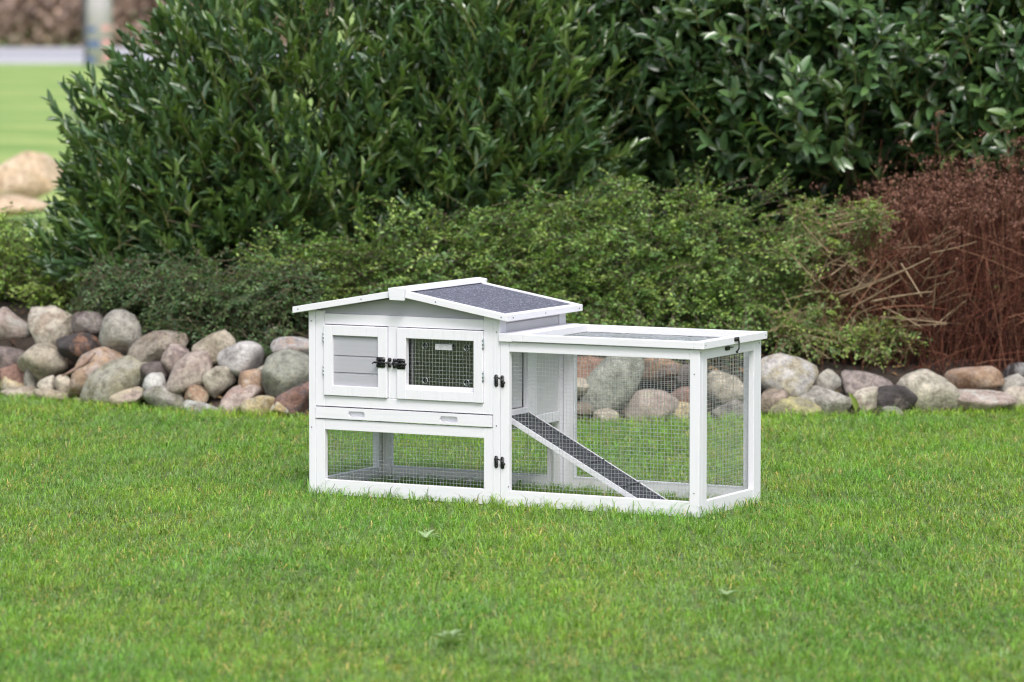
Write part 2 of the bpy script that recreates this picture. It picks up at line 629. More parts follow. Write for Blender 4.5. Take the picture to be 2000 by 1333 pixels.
def bolt(cx_, keeper_x, z, parent, knob_dir):
    """small black barrel bolt: four-lobed plate, barrel, keeper, bent end"""
    bm = bmesh.new()
    for dz in (0.0095, -0.0095):
        rounded_plate(bm, cx_, z + dz, 0.033, 0.0155, 0.005, -0.0085, -0.0062)
        rounded_plate(bm, keeper_x, z + dz, 0.0105, 0.0135, 0.005, -0.0015 - 0.0030, 0.0022)
        for dx in (-0.009, 0.009):
            cyl(bm, (cx_ + dx, -0.0092, z + dz), 'Y', 0.0028, 0.0018, 8)
    rounded_plate(bm, cx_, z, 0.030, 0.030, 0.004, -0.0082, -0.0058)
    s = 1 if keeper_x > cx_ else -1
    rod(bm, [(cx_ - s * 0.022, -0.0125, z), (cx_, -0.0125, z), (keeper_x + s * 0.004, -0.0125, z)], 0.0033)
    for q in (-0.008, 0.008):
        rod(bm, [(cx_ + q, -0.0075, z + 0.0055), (cx_ + q, -0.0145, z + 0.004), (cx_ + q, -0.0155, z), (cx_ + q, -0.0145, z - 0.004), (cx_ + q, -0.0075, z - 0.0055)], 0.0022, 6)
    rod(bm, [(keeper_x, 0.001, z + 0.006), (keeper_x, -0.0125, z + 0.0055), (keeper_x, -0.0155, z), (keeper_x, -0.0125, z - 0.0055), (keeper_x, 0.001, z - 0.006)], 0.0025, 6)
    rod(bm, [(cx_ - s * 0.022, -0.0125, z), (cx_ - s * 0.0235, -0.017, z - 0.001), (cx_ - s * 0.024, -0.021, z - 0.003)], 0.0026, 6)
    return finish(bm, 'bolt_latch', BLACK, parent, True)


def hinge(x, z, parent):
    bm = bmesh.new()
    rod(bm, [(x, -0.0055, z - 0.0175), (x, -0.0055, z + 0.0175)], 0.0021, 8)
    add_box(bm, x - 0.0012, x + 0.0012, -0.005, 0.004, z - 0.016, z + 0.016, 0)
    for k in (-1, 0, 1):
        cyl(bm, (x, -0.0055, z + k * 0.0117), 'Z', 0.0026, 0.007, 8)
    return finish(bm, 'hinge', STEEL, parent, True)


d1 = frame_mesh('door', 0.0610, 0.3008, 0.3150, 0.5488, -0.006, 0.016, 0.0335, HUTCH)
tag(d1, 'small door filled with three grey boards')
for (za, zb) in ((0.3489, 0.3915), (0.3925, 0.4478), (0.4488, 0.5150)):
    bm = bmesh.new()
    add_box(bm, 0.0949, 0.2669, 0.004, 0.012, za, zb - 0.005, 0.0008)
    add_box(bm, 0.0949, 0.2669, 0.0065, 0.012, zb - 0.0047, zb, 0)
    finish(bm, 'board', GREY[0], d1)
hinge(0.0598, 0.508, d1); hinge(0.0598, 0.398, d1)
bolt(0.2805, 0.3105, 0.4325, d1, -1)

d2 = frame_mesh('door', 0.3396, 0.6595, 0.3145, 0.5490, -0.006, 0.016, 0.0335, HUTCH)
tag(d2, 'larger door with clear pane behind wire mesh')
wires('wire_mesh', (0.3732, 0.0175, 0.3482), (0.2528, 0, 0), (0, 0, 0.167), 20, 13, d2)
board('pane_channel', (0.3735, 0.6255, 0.0120, 0.0165, 0.3484, 0.3605), WHITE, d2, 0.0006)
board('pane', (0.3600, 0.6390, 0.0215, 0.0240, 0.335, 0.528), ACRYLIC, d2, 0)
for (x, z) in ((0.4335, 0.4925), (0.589, 0.4915), (0.4345, 0.3775), (0.589, 0.3775)):
    bm = bmesh.new()
    k = 20
    rod(bm, [(x + 0.0098 * math.cos(2 * math.pi * i / k), 0.0150, z + 0.0098 * math.sin(2 * math.pi * i / k)) for i in range(k + 1)], 0.0012, 6)
    r_ = finish(bm, 'vent_ring', STEEL, d2, True)
    bm = bmesh.new()
    cyl(bm, (x, 0.0200, z), 'Y', 0.0092, 0.002, 20)
    finish(bm, 'vent_disc', BLACK, d2)
board('name_plate', (0.4745, 0.5365, 0.0098, 0.0150, 0.4805, 0.5002), PLATE, d2, 0.0008)
hinge(0.6607, 0.508, d2); hinge(0.6607, 0.401, d2)
bolt(0.3560, 0.3285, 0.4305, d2, 1)

# lower part of the house: mesh panels front, left and back
wires('wire_mesh', (0.058, 0.0235, 0.030), (0.604, 0, 0), (0, 0, 0.171), 48, 14)
wires('wire_mesh', (0.058, D - 0.0235, 0.030), (0.604, 0, 0), (0, 0, 0.171), 48, 14)
wires('wire_mesh', (0.0235, 0.04, 0.028), (0, D - 0.08, 0), (0, 0, 0.173), 31, 14)

# --- roof
def roof_side(s):
    fx = (lambda x: x) if s > 0 else (lambda x: 0.72 - x)
    lab = 'right' if s > 0 else 'left'
    top = lambda x: 0.676 - (x - 0.36) * 0.1708
    P_ = lambda a, b_, dt, db: [(fx(a), top(a) + dt), (fx(b_), top(b_) + dt), (fx(b_), top(b_) + db), (fx(a), top(a) + db)]
    panel = prism('roof_panel', P_(0.362, 0.7425, -0.0035, -0.017), -0.0085, 0.4885, FELT, HUTCH, 0.0005)
    prism('bargeboard', P_(0.362, 0.764, 0, -0.0215), -0.031, -0.0088, WHITE[0], panel)
    prism('bargeboard', P_(0.362, 0.764, 0, -0.0215), 0.4888, 0.511, WHITE[0], panel)
    prism('eave_board', P_(0.7428, 0.764, -0.0004, -0.0215), -0.0084, 0.4884, WHITE[1], panel)
    for x in (0.50, 0.742):
        screw((fx(x), -0.0315, top(x) - 0.011), 'Y', panel)
    if s > 0:
        for y in (0.01, 0.24, 0.485):
            screw((0.7645, y, top(0.764) - 0.011), 'X', panel)
    return panel


roof_side(1); roof_side(-1)
cap = prism('ridge_cap', [(0.3265, 0.6700), (0.3300, 0.6820), (0.36, 0.6862), (0.3905, 0.6820), (0.3940, 0.6695), (0.36, 0.6772)], -0.0315, 0.5165, WHITE[1])
prism('ridge_end_block', [(0.3290, 0.6815), (0.36, 0.6855), (0.3915, 0.6815), (0.3870, 0.6420), (0.3345, 0.6425)], -0.0455, -0.0318, WHITE[0], cap)
prism('ridge_end_block', [(0.3290, 0.6815), (0.36, 0.6855), (0.3915, 0.6815), (0.3870, 0.6420), (0.3345, 0.6425)], 0.5168, 0.531, WHITE[0], cap)

# --- the run
board('run_stile', (0.7215, 0.7545, 0.0, 0.020, BOT, 0.5178))
board('run_stile', (1.4020, 1.4365, 0.0, 0.020, BOT, 0.5178))
board('run_rail', (0.7549, 1.4016, 0.0006, 0.0194, 0.4852, 0.5176))
board('run_rail', (0.7549, 1.4016, 0.0006, 0.0194, BOT, 0.032))
board('run_stile', (1.4165, 1.4365, 0.0206, 0.0570, BOT, 0.5178))
board('run_stile', (1.4165, 1.4365, 0.4165, D, BOT, 0.5178))
board('run_rail', (1.4171, 1.4359, 0.0574, 0.4161, 0.4852, 0.5176))
board('run_rail', (1.4171, 1.4359, 0.0574, 0.4161, BOT, 0.032))
board('run_stile', (0.7215, 0.7630, D - 0.02, D, BOT, 0.5178))
board('run_stile', (1.3820, 1.4160, D - 0.02, D, BOT, 0.5178))
board('run_rail', (0.7634, 1.3816, D - 0.0194, D - 0.0006, 0.4852, 0.5176))
board('run_rail', (0.7634, 1.3816, D - 0.0194, D - 0.0006, BOT, 0.032))
wires('wire_mesh', (0.752, 0.0218, 0.030), (0.652, 0, 0), (0, 0, 0.457), 52, 36)
wires('wire_mesh', (1.4148, 0.055, 0.030), (0, 0.363, 0), (0, 0, 0.457), 29, 36)
wires('wire_mesh', (0.761, D - 0.0218, 0.030), (0.623, 0, 0), (0, 0, 0.457), 50, 36)

lid = boards('run_lid', [(0.7705, 0.8085, -0.012, D + 0.005, 0.5205, 0.5445),
                         (1.4190, 1.4560, -0.012, D + 0.005, 0.5205, 0.5445),
                         (0.8088, 1.4187, -0.0114, 0.0170, 0.5207, 0.5441),
                         (0.8088, 1.4187, D - 0.022, D + 0.0044, 0.5207, 0.5441)], WHITE[0])
wires('wire_mesh', (0.806, 0.016, 0.5194), (0.616, 0, 0), (0, D - 0.032, 0), 49, 35, lid, rad=0.0009)
board('hinge_rail', (0.7212, 0.7698, -0.010, D + 0.006, 0.5184, 0.5450))
bm = bmesh.new()          # hook latch on the side of the lid
def side_plate(bm, cy_, cz_, w_, h_, x0, x1):
    tmp = bmesh.new(); rounded_plate(tmp, cy_, cz_, w_, h_, min(w_, h_) * 0.42, x0, x1)
    me_ = bpy.data.meshes.new('t'); tmp.to_mesh(me_); tmp.free()
    for v_ in me_.vertices: v_.co = (v_.co.y, v_.co.x, v_.co.z)
    bm.from_mesh(me_); bpy.data.meshes.remove(me_)
side_plate(bm, 0.235, 0.5365, 0.034, 0.013, 1.4564, 1.4590)
rod(bm, [(1.4605, 0.228, 0.538), (1.4605, 0.242, 0.537), (1.4605, 0.247, 0.525), (1.4600, 0.247, 0.505), (1.4560, 0.243, 0.497)], 0.0024, 8)
cyl(bm, (1.4595, 0.228, 0.5365), 'X', 0.005, 0.004, 10); cyl(bm, (1.4595, 0.243, 0.5365), 'X', 0.005, 0.004, 10)
bmesh.ops.create_icosphere(bm, subdivisions=2, radius=0.0048, matrix=Matrix.Translation((1.4555, 0.242, 0.495)))
finish(bm, 'hook_latch', BLACK, lid, True)
bm = bmesh.new()
side_plate(bm, 0.208, 0.508, 0.034, 0.013, 1.4368, 1.4395)
cyl(bm, (1.4400, 0.201, 0.508), 'X', 0.0048, 0.004, 10); cyl(bm, (1.4400, 0.216, 0.508), 'X', 0.0048, 0.004, 10)
rod(bm, [(1.438, 0.224, 0.510), (1.446, 0.228, 0.5105), (1.446, 0.234, 0.5105), (1.438, 0.238, 0.510)], 0.0017, 6)
finish(bm, 'latch_eye', BLACK, HUTCH, True)

# hook fasteners joining house and run
for z in (0.390, 0.1245):
    bm = bmesh.new()
    for cx_, yo in ((0.708, 0.0), (0.7305, 0.0)):
        rounded_plate(bm, cx_, z - (0.002 if cx_ > 0.72 else 0), 0.0125, 0.040, 0.006, yo - 0.0028, yo - 0.0002)
        for dz in (0.012, -0.014):
            cyl(bm, (cx_, yo - 0.0036, z + dz), 'Y', 0.0034, 0.002, 10)
    rod(bm, [(0.7035, -0.004, z + 0.008), (0.7055, -0.010, z + 0.0095), (0.716, -0.0125, z + 0.0105), (0.726, -0.0125, z + 0.009), (0.734, -0.011, z + 0.002), (0.738, -0.009, z - 0.004)], 0.0026, 8)
    bmesh.ops.create_icosphere(bm, subdivisions=2, radius=0.0052, matrix=Matrix.Translation((0.7395, -0.009, z - 0.005)))
    finish(bm, 'hook_fastener', BLACK, HUTCH, True)

# screws on the frames
for (x, y, z) in ((0.011, -0.0006, 0.56), (0.011, -0.0006, 0.205), (0.7085, -0.0006, 0.548), (0.7085, -0.0006, 0.242), (1.4185, -0.0006, 0.44), (1.4185, -0.0006, 0.06), (0.752, -0.0006, 0.045)):
    screw((x, y, z), 'Y', HUTCH)
for (x, y, z) in ((1.437, 0.008, 0.508), (1.437, 0.455, 0.508), (1.4565, 0.004, 0.533), (1.4565, 0.465, 0.533)):
    screw((x, y, z), 'X', HUTCH)

# --- ramp
def ramp_build():
    xa, za, xb, zb = 0.722, 0.272, 1.236, 0.003
    Lr = math.hypot(xb - xa, zb - za)
    ex, ez = (xb - xa) / Lr, (zb - za) / Lr
    nx_, nz_ = -ez, ex
    y0, y1 = 0.047, 0.203

    def slab(name, s0, s1, ya, yb, h0, h1, mat, parent, bev=0.0008):
        bm = bmesh.new()
        add_box(bm, s0, s1, ya, yb, h0, h1, bev)
        for v_ in bm.verts:
            s, h = v_.co.x, v_.co.z
            v_.co.x, v_.co.z = xa + ex * s + nx_ * h, za + ez * s + nz_ * h
        return finish(bm, name, mat, parent)
    r_ = slab('ramp', 0, Lr, y0, y1, -0.016, -0.003, WHITE[0], HUTCH)
    slab('ramp_edge', 0, Lr, y0, y0 + 0.006, -0.0028, 0.0012, WHITE[0], r_)
    slab('ramp_edge', 0, Lr, y1 - 0.006, y1, -0.0028, 0.0012, WHITE[0], r_)
    cuts = [0.002, 0.315, 0.46, Lr - 0.002]
    for i in range(3):
        slab('felt_strip', cuts[i] + 0.001, cuts[i + 1] - 0.001, y0 + 0.0064, y1 - 0.0064, -0.0027, -0.0007 + 0.0006 * (i % 2), FELT_RAMP, r_, 0.0003)
    for s in (0.315, 0.46):
        slab('climbing_bar', s - 0.003, s + 0.003, y0 + 0.007, y1 - 0.007, -0.0026, 0.0035, FELT_RAMP, r_, 0.0008)


ramp_build()

# ------------------------------------------------------------------ boulders
def stone_mat(name, c1, c2, c3=None, amount=0.45, seed=0.0):
    m, nt, b, _ = new_mat(name)
    tc = nt.nodes.new('ShaderNodeTexCoord')
    mp = nt.nodes.new('ShaderNodeMapping')
    mp.inputs['Location'].default_value = (seed * 3.1, seed * 1.7, seed * 2.3)
    nt.links.new(tc.outputs['Object'], mp.inputs[0])
    v = mp.outputs[0]
    n1 = tex(nt, v, 9, 5, 0.6)
    n2 = tex(nt, v, 95, 4, 0.75)
    n3 = tex(nt, v, 16, 6, 0.7)
    n4 = tex(nt, v, 34, 5, 0.7)
    c = ramp(nt, n1, [(0.36, c1), (0.64, c2)])
    if c3:
        c = mixc(nt, ramp(nt, n3, [(1 - amount - 0.06, (0, 0, 0)), (1 - amount + 0.06, (1, 1, 1))]), c, c3)
    mott = ramp(nt, n4, [(0.36, (0.56, 0.53, 0.50)), (0.52, (1, 1, 1)), (0.66, (1.2, 1.18, 1.1))])
    c = mixc(nt, 0.85, c, mott, 'MULTIPLY')
    sp = ramp(nt, n2, [(0.3, (0.55, 0.53, 0.5)), (0.48, (1, 1, 1)), (0.72, (1.2, 1.2, 1.2))])
    c = mixc(nt, 0.8, c, sp, 'MULTIPLY')
    nt.links.new(c, b.inputs['Base Color'])
    b.inputs['Roughness'].default_value = 0.82
    ad = N(nt, 'ShaderNodeMath', operation='ADD')
    nt.links.new(n4, ad.inputs[0]); nt.links.new(n2, ad.inputs[1])
    bump(nt, b, ad.outputs[0], 0.8, 0.012)
    return m


def stone_mesh(seed, a, bdep, c, rot, ang, lump):
    r_ = random.Random(seed)
    bm = bmesh.new()
    bmesh.ops.create_icosphere(bm, subdivisions=3, radius=1.0)
    off = Vector((r_.uniform(-50, 50), r_.uniform(-50, 50), r_.uniform(-50, 50)))
    planes = []
    for k in range(int(4 + 11 * ang)):
        n_ = Vector((r_.gauss(0, 1), r_.gauss(0, 1) - 0.4, r_.gauss(0, 1))).normalized()
        planes.append((n_, r_.uniform(0.50, 0.80) + (0.12 if ang < 0.3 else 0)))
    ex = 2.0 + 0.5 * r_.random()
    tp = (r_.uniform(-.32, .32) * (.4 + ang), r_.uniform(-.28, .28) * (.4 + ang))
    for v_ in bm.verts:
        p = v_.co.copy()
        q = (abs(p.x) ** ex + abs(p.y) ** ex + abs(p.z) ** ex) ** (1 / ex)
        p /= q
        p *= 1 + lump * noise.noise(p * 1.1 + off) + lump * 0.5 * noise.noise(p * 2.6 + off)
        for n_, d in planes:
            e = p.dot(n_) - d
            if e > 0: p -= n_ * e * (0.70 + 0.29 * ang)
        p.x *= 1 + tp[0] * p.z; p.z *= 1 + tp[1] * p.x
        p *= 1 + 0.03 * noise.noise(p * 5 + off) + 0.012 * noise.noise(p * 13 + off)
        v_.co = Vector((p.x * a, p.y * bdep, p.z * c))
    R = Matrix.Rotation(math.radians(-rot), 4, 'Y') @ Matrix.Rotation(r_.uniform(-0.25, 0.25), 4, 'X')
    bmesh.ops.transform(bm, matrix=R, verts=bm.verts)
    me = bpy.data.meshes.new('boulder')
    bm.to_mesh(me); bm.free()
    for p in me.polygons: p.use_smooth = True
    return me


# sRGB-like palette in linear albedo
PK = {'pink': ((0.42, 0.31, 0.26), (0.52, 0.42, 0.37)), 'grey': ((0.31, 0.29, 0.25), (0.43, 0.41, 0.36)),
      'beige': ((0.43, 0.36, 0.25), (0.55, 0.48, 0.37)), 'cream': ((0.52, 0.46, 0.36), (0.66, 0.59, 0.48)),
      'olive': ((0.26, 0.24, 0.14), (0.36, 0.33, 0.21)), 'dark': ((0.045, 0.035, 0.035), (0.10, 0.085, 0.09)),
      'mauve': ((0.14, 0.105, 0.10), (0.24, 0.19, 0.175)), 'red': ((0.27, 0.12, 0.085), (0.36, 0.20, 0.15)),
      'orange': ((0.40, 0.22, 0.12), (0.50, 0.32, 0.20)), 'brown': ((0.20, 0.15, 0.11), (0.34, 0.27, 0.20)),
      'white': ((0.55, 0.55, 0.52), (0.68, 0.68, 0.65)), 'ochre': ((0.45, 0.34, 0.14), (0.56, 0.45, 0.24)),
      'green': ((0.24, 0.25, 0.20), (0.33, 0.34, 0.28)), 'lilac': ((0.44, 0.41, 0.40), (0.56, 0.53, 0.53))}
# u, v, width, height (photo pixels), tilt, palette, patch colour, angularity, label
STONES = [
    (20, 640, 92, 66, 5, 'pink', (0.40, 0.39, 0.34), .5, 'mottled pink and grey boulder cut by the left picture edge, topmost there'),
    (100, 640, 98, 92, 18, 'cream', (0.40, 0.29, 0.20), .9, 'pale cream boulder with a pointed peak at the upper left of the bank'),
    (166, 630, 68, 42, 0, 'mauve', (0.36, 0.30, 0.28), .5, 'grey mauve boulder behind the pointed cream one'),
    (160, 680, 88, 66, 8, 'dark', (0.30, 0.12, 0.05), .95, 'blackish slate boulder with an orange lower corner'),
    (234, 651, 78, 80, 20, 'grey', (0.46, 0.42, 0.35), .1, 'big round grey boulder standing highest left of the hutch'),
    (310, 680, 118, 62, 22, 'brown', (0.36, 0.30, 0.23), .7, 'brown streaked slab leaning right of the round grey boulder'),
    (86, 708, 104, 98, 48, 'beige', (0.28, 0.25, 0.18), .55, 'large olive beige boulder below the pointed cream one'),
    (12, 702, 84, 60, 12, 'mauve', (0.34, 0.24, 0.22), .7, 'purple grey split boulder at the left picture edge, middle row'),
    (30, 733, 62, 54, 30, 'red', None, .4, 'dull red boulder low at the left edge above a yellowish one'),
    (24, 754, 56, 40, -10, 'ochre', (0.6, 0.52, 0.36), .3, 'small yellowish boulder in the grass at the left edge'),
    (60, 742, 24, 38, 5, 'grey', None, .4, 'tiny upright dark grey stone under the large olive beige boulder'),
    (95, 758, 40, 36, 15, 'cream', None, .4, 'small bright cream stone left of a beige twin'),
    (124, 755, 32, 38, 15, 'beige', None, .3, 'small beige stone touching the tip of the long pink boulder'),
    (48, 768, 80, 26, -8, 'beige', (0.36, 0.28, 0.2), .3, 'flat tan stone half sunk in grass near the left edge'),
    (114, 777, 82, 24, -8, 'beige', (0.45, 0.35, 0.2), .3, 'flat tan stone along the grass below two small cream stones'),
    (158, 789, 32, 22, -15, 'pink', None, .3, 'small pinkish stone in grass under the long pink boulder'),
    (184, 729, 122, 64, 41, 'pink', (0.46, 0.28, 0.15), .15, 'long pink egg-shaped boulder with orange underside'),
    (230, 746, 146, 76, 38, 'olive', (0.38, 0.36, 0.27), .15, 'long smooth olive boulder leaning against the pink one'),
    (300, 730, 56, 38, 10, 'mauve', None, .2, 'small dark mauve stone between the olive and the pink boulders'),
    (345, 708, 60, 60, 30, 'pink', (0.25, 0.17, 0.16), .2, 'rounded pinkish boulder with a dark right flank'),
    (415, 681, 88, 58, 20, 'beige', (0.32, 0.27, 0.18), .3, 'oval beige boulder on top under the hanging green shrub'),
    (472, 707, 80, 64, 20, 'lilac', None, .15, 'smooth pale lilac grey boulder below the hanging shrub'),
    (368, 737, 104, 64, 42, 'pink', (0.5, 0.42, 0.34), .2, 'plump pale pink boulder tilted in the middle of the left pile'),
    (428, 743, 66, 62, 5, 'cream', (0.30, 0.23, 0.17), .75, 'blocky cream stone with a dark hollow beneath it'),
    (491, 752, 64, 54, -10, 'orange', (0.50, 0.42, 0.38), .6, 'knobbly ochre and pink stone below the lilac boulder'),
    (521, 726, 40, 24, 15, 'cream', None, .5, 'small cream stone wedged left of the big grey-green boulder'),
    (566, 742, 112, 96, 50, 'green', (0.30, 0.29, 0.20), .4, 'big grey-green boulder partly hidden by the hutch'),
    (570, 684, 84, 58, 10, 'lilac', (0.45, 0.27, 0.17), .3, 'pale boulder with an orange left corner, just left of the hutch'),
    (577, 782, 100, 66, 28, 'red', (0.12, 0.09, 0.11), .85, 'angular dark red boulder low beside the hutch post'),
    (306, 751, 50, 42, 20, 'white', None, .3, 'whitish boulder right of the long olive one'),
    (322, 780, 78, 52, -15, 'grey', (0.20, 0.20, 0.11), .4, 'mossy grey boulder in the grass under the whitish one'),
    (380, 775, 52, 42, 10, 'orange', (0.5, 0.42, 0.25), .4, 'small orange-pink stone under the plump pink boulder'),
    (463, 788, 92, 48, 42, 'pink', (0.42, 0.25, 0.20), .5, 'flat salmon coloured slab leaning low in the left pile'),
    (396, 798, 70, 30, -5, 'grey', (0.5, 0.5, 0.48), .4, 'low grey stone with pale lichen in the grass'),
    (505, 796, 62, 40, 5, 'ochre', (0.52, 0.46, 0.33), .3, 'yellow lichened stone in the grass left of the hutch'),
    (553, 801, 60, 32, -12, 'ochre', (0.62, 0.65, 0.58), .5, 'ochre stone patched with white lichen beside the hutch'),
    (250, 781, 74, 40, 15, 'pink', (0.52, 0.42, 0.26), .5, 'cream and pink stone in grass below the olive boulder'),
    (1154, 722, 96, 52, -5, 'red', (0.42, 0.20, 0.12), .5, 'rust red boulder seen through the run behind the rear frame post'),
    (1128, 758, 66, 40, 5, 'beige', None, .4, 'tan stone seen through the mesh below the rust red one'),
    (1190, 757, 150, 78, 52, 'green', (0.36, 0.37, 0.30), .25, 'long grey-green boulder tilted behind the run mesh'),
    (1286, 723, 98, 56, 5, 'orange', (0.20, 0.15, 0.17), .5, 'orange brown boulder high behind the run mesh'),
    (1338, 738, 58, 52, 0, 'mauve', None, .5, 'dark purple boulder behind the front right post of the run'),
    (1260, 798, 106, 78, 15, 'pink', (0.46, 0.40, 0.26), .45, 'broad pinkish beige boulder low behind the run mesh'),
    (1336, 779, 68, 50, 0, 'red', (0.42, 0.30, 0.26), .4, 'dusty pink boulder seen left of the run corner post'),
    (1324, 811, 78, 44, 8, 'ochre', (0.5, 0.46, 0.32), .4, 'yellowish boulder in grass left of the run corner post'),
    (1137, 803, 40, 28, 0, 'brown', None, .4, 'small brown stone seen through the run near the ramp top'),
    (1188, 812, 60, 30, 5, 'beige', None, .4, 'low tan stone at the foot of the long grey-green boulder'),
    (1412, 762, 78, 68, 0, 'beige', (0.34, 0.28, 0.2), .4, 'beige boulder seen through the end mesh of the run'),
    (1432, 801, 84, 38, 0, 'mauve', (0.38, 0.33, 0.3), .4, 'grey mauve stone low behind the end mesh of the run'),
    (1532, 741, 120, 86, -8, 'lilac', (0.45, 0.38, 0.24), .25, 'biggest pale boulder standing right of the hutch run'),
    (1615, 744, 54, 48, 5, 'grey', (0.5, 0.45, 0.34), .5, 'small grey-ochre stone right of the biggest pale boulder'),
    (1504, 787, 66, 50, 20, 'brown', (0.45, 0.32, 0.25), .4, 'brownish pink stone touching the run rear post'),
    (1550, 798, 108, 44, -8, 'olive', (0.46, 0.41, 0.13), .4, 'low boulder with yellow-green moss right of the run'),
    (1604, 784, 104, 54, -5, 'grey', (0.55, 0.50, 0.44), .5, 'grey boulder blotched with white lichen beside the mossy one'),
    (1690, 757, 104, 46, -15, 'mauve', (0.36, 0.28, 0.25), .5, 'mauve brown flat boulder behind the lichened cream one'),
    (1690, 779, 72, 60, 20, 'cream', (0.40, 0.31, 0.23), .5, 'cream lichened boulder left of the dark slate one'),
    (1757, 777, 90, 58, -12, 'dark', (0.16, 0.12, 0.10), .45, 'dark slate boulder with a brown glossy front on the right'),
    (1812, 767, 124, 74, -22, 'cream', (0.40, 0.37, 0.27), .2, 'smooth cream oval boulder behind the dark slate one'),
    (1908, 743, 118, 58, 5, 'orange', (0.46, 0.30, 0.20), .7, 'flat orange-tan boulder under the red-brown twigs'),
    (1895, 786, 158, 42, 3, 'pink', (0.52, 0.50, 0.44), .3, 'long low pinkish boulder lying in grass at the right'),
    (1978, 753, 54, 40, 35, 'grey', None, .3, 'small grey boulder right of the flat orange-tan one'),
    (1994, 781, 74, 54, 20, 'cream', (0.45, 0.32, 0.26), .4, 'whitish pink boulder cut by the right picture edge'),
    (1992, 729, 66, 40, 0, 'dark', (0.22, 0.21, 0.21), .5, 'dark grey boulder at the right edge under the twigs'),
    (1742, 803, 50, 18, 0, 'grey', None, .3, 'thin flat stone in grass under the dark slate boulder'),
]
for i, (u, v_, w_, h_, rot, pal, c3, ang, lab) in enumerate(STONES):
    x_guess = (u - 1000) / FPX * 16.5
    ve = edge_v(x_guess)
    Y = edge_y(x_guess) + 0.07 + max(0.0, (ve - v_)) / 487 * 0.95
    p = at(u, v_, Y)
    s = Y / FPX
    a_, c_ = w_ * s * 0.575, h_ * s * 0.60
    me = stone_mesh(100 + i, a_, 0.78 * (a_ + c_) / 2 + 0.01, c_, rot, ang, 0.10 + 0.12 * ang)
    c1, c2 = ([0.78 * q + 0.22 * (sum(c) / 3) for q in c] for c in PK[pal])
    c1, c2 = tuple(q * 0.82 for q in c1), tuple(q * 1.0 for q in c2)
    if c3: c3 = tuple(0.65 * q + 0.35 * (sum(c3) / 3) for q in c3)
    st = link('boulder', me, stone_mat('boulder_stone', c1, c2, c3, 0.40 + 0.12 * rnd.random(), i * 1.37))
    st.location = p
    tag(st, lab, 'boulder', 'boulders edging the planted bank')

# the border goes on behind the house and past both picture edges
ORD = ('first', 'second', 'third', 'fourth', 'fifth', 'sixth', 'seventh', 'eighth')
for i in range(24):
    if i < 16:
        row, q = divmod(i, 8)
        x = -0.64 + 0.112 * q + rnd.uniform(-.02, .02)
        lab = '%s boulder of the %s row hidden behind the hutch house, counted from its left' % (ORD[q], ('lower', 'upper')[row])
        gr = 'boulders hidden behind the hutch'
    else:
        row, q = i % 2, (i - 16) % 4
        x = (-1 if i < 20 else 1) * (2.30 + 0.19 * q)
        lab = '%s border boulder past the %s picture edge' % (ORD[q], 'left' if i < 20 else 'right')
        gr = 'boulders beyond the picture edges'
    dy = 0.09 + 0.2 * row
    a_ = rnd.uniform(0.065, 0.105)
    me = stone_mesh(300 + i, a_, a_ * 0.8, a_ * rnd.uniform(.6, .85), rnd.uniform(-40, 40), rnd.uniform(.15, .7), 0.16)
    c1, c2 = PK[rnd.choice(('pink', 'grey', 'beige', 'mauve', 'green', 'brown'))]
    st = link('boulder', me, stone_mat('boulder_stone', tuple(q_ * .7 for q_ in c1), tuple(q_ * .88 for q_ in c2), (0.25, 0.22, 0.17), 0.4, 40 + i * 1.7))
    st.location = (x, edge_y(x) + dy, bank_z(x, edge_y(x) + dy) + a_ * 0.45)
    tag(st, lab, 'boulder', gr)

# ------------------------------------------------------------------ foliage tools
LEAF_T = np.array([0.0, 0.28, 0.6, 0.85, 1.0])


def leaf_template(shape, curl, fold):
    """11 vertices: x across (-1..1 half widths), y along 0..1, z normal in leaf lengths"""
    V = [(0, 0, 0)]
    for t in LEAF_T[1:-1]:
        w = shape(t)
        for s in (-1, 0, 1):
            V.append((s * w, t, -curl * t * t + fold * abs(s) * w))
    V.append((0, 1, -curl))
    F = [(0, 2, 1), (0, 3, 2)]
    for k in range(2):
        a = 1 + 3 * k
        F += [(a, a + 1, a + 4, a + 3), (a + 1, a + 2, a + 5, a + 4)]
    F += [(7, 8, 10), (8, 9, 10)]
    return np.array(V, float), F


SMALL_V = np.array([(0, 0, 0), (-0.9, 0.45, 0.10), (0, 0.5, -0.02), (0.9, 0.45, 0.10), (0, 1, -0.12)], float)
SMALL_F = [(0, 2, 1), (0, 3, 2), (1, 2, 4), (2, 3, 4)]


def norm(a):
    return a / (np.linalg.norm(a, axis=-1, keepdims=True) + 1e-9)


def leaves_mesh(name, P_, d, n_, L, W, col, V, F):
    d = norm(d)
    n_ = norm(n_ - d * np.sum(n_ * d, 1)[:, None])
    s = np.cross(d, n_)
    k = len(P_)
    VV = (P_[:, None, :] + s[:, None, :] * (V[None, :, 0:1] * W[:, None, None] * 0.5)
          + d[:, None, :] * (V[None, :, 1:2] * L[:, None, None]) + n_[:, None, :] * (V[None, :, 2:3] * L[:, None, None]))
    nv = len(V)
    flat = np.concatenate([np.array(f) for f in F])
    sizes = np.array([len(f) for f in F])
    FF = (np.arange(k)[:, None] * nv + flat[None, :]).ravel()
    return np_mesh(name, VV.reshape(-1, 3), FF, np.tile(sizes, k), np.repeat(col, nv, axis=0))


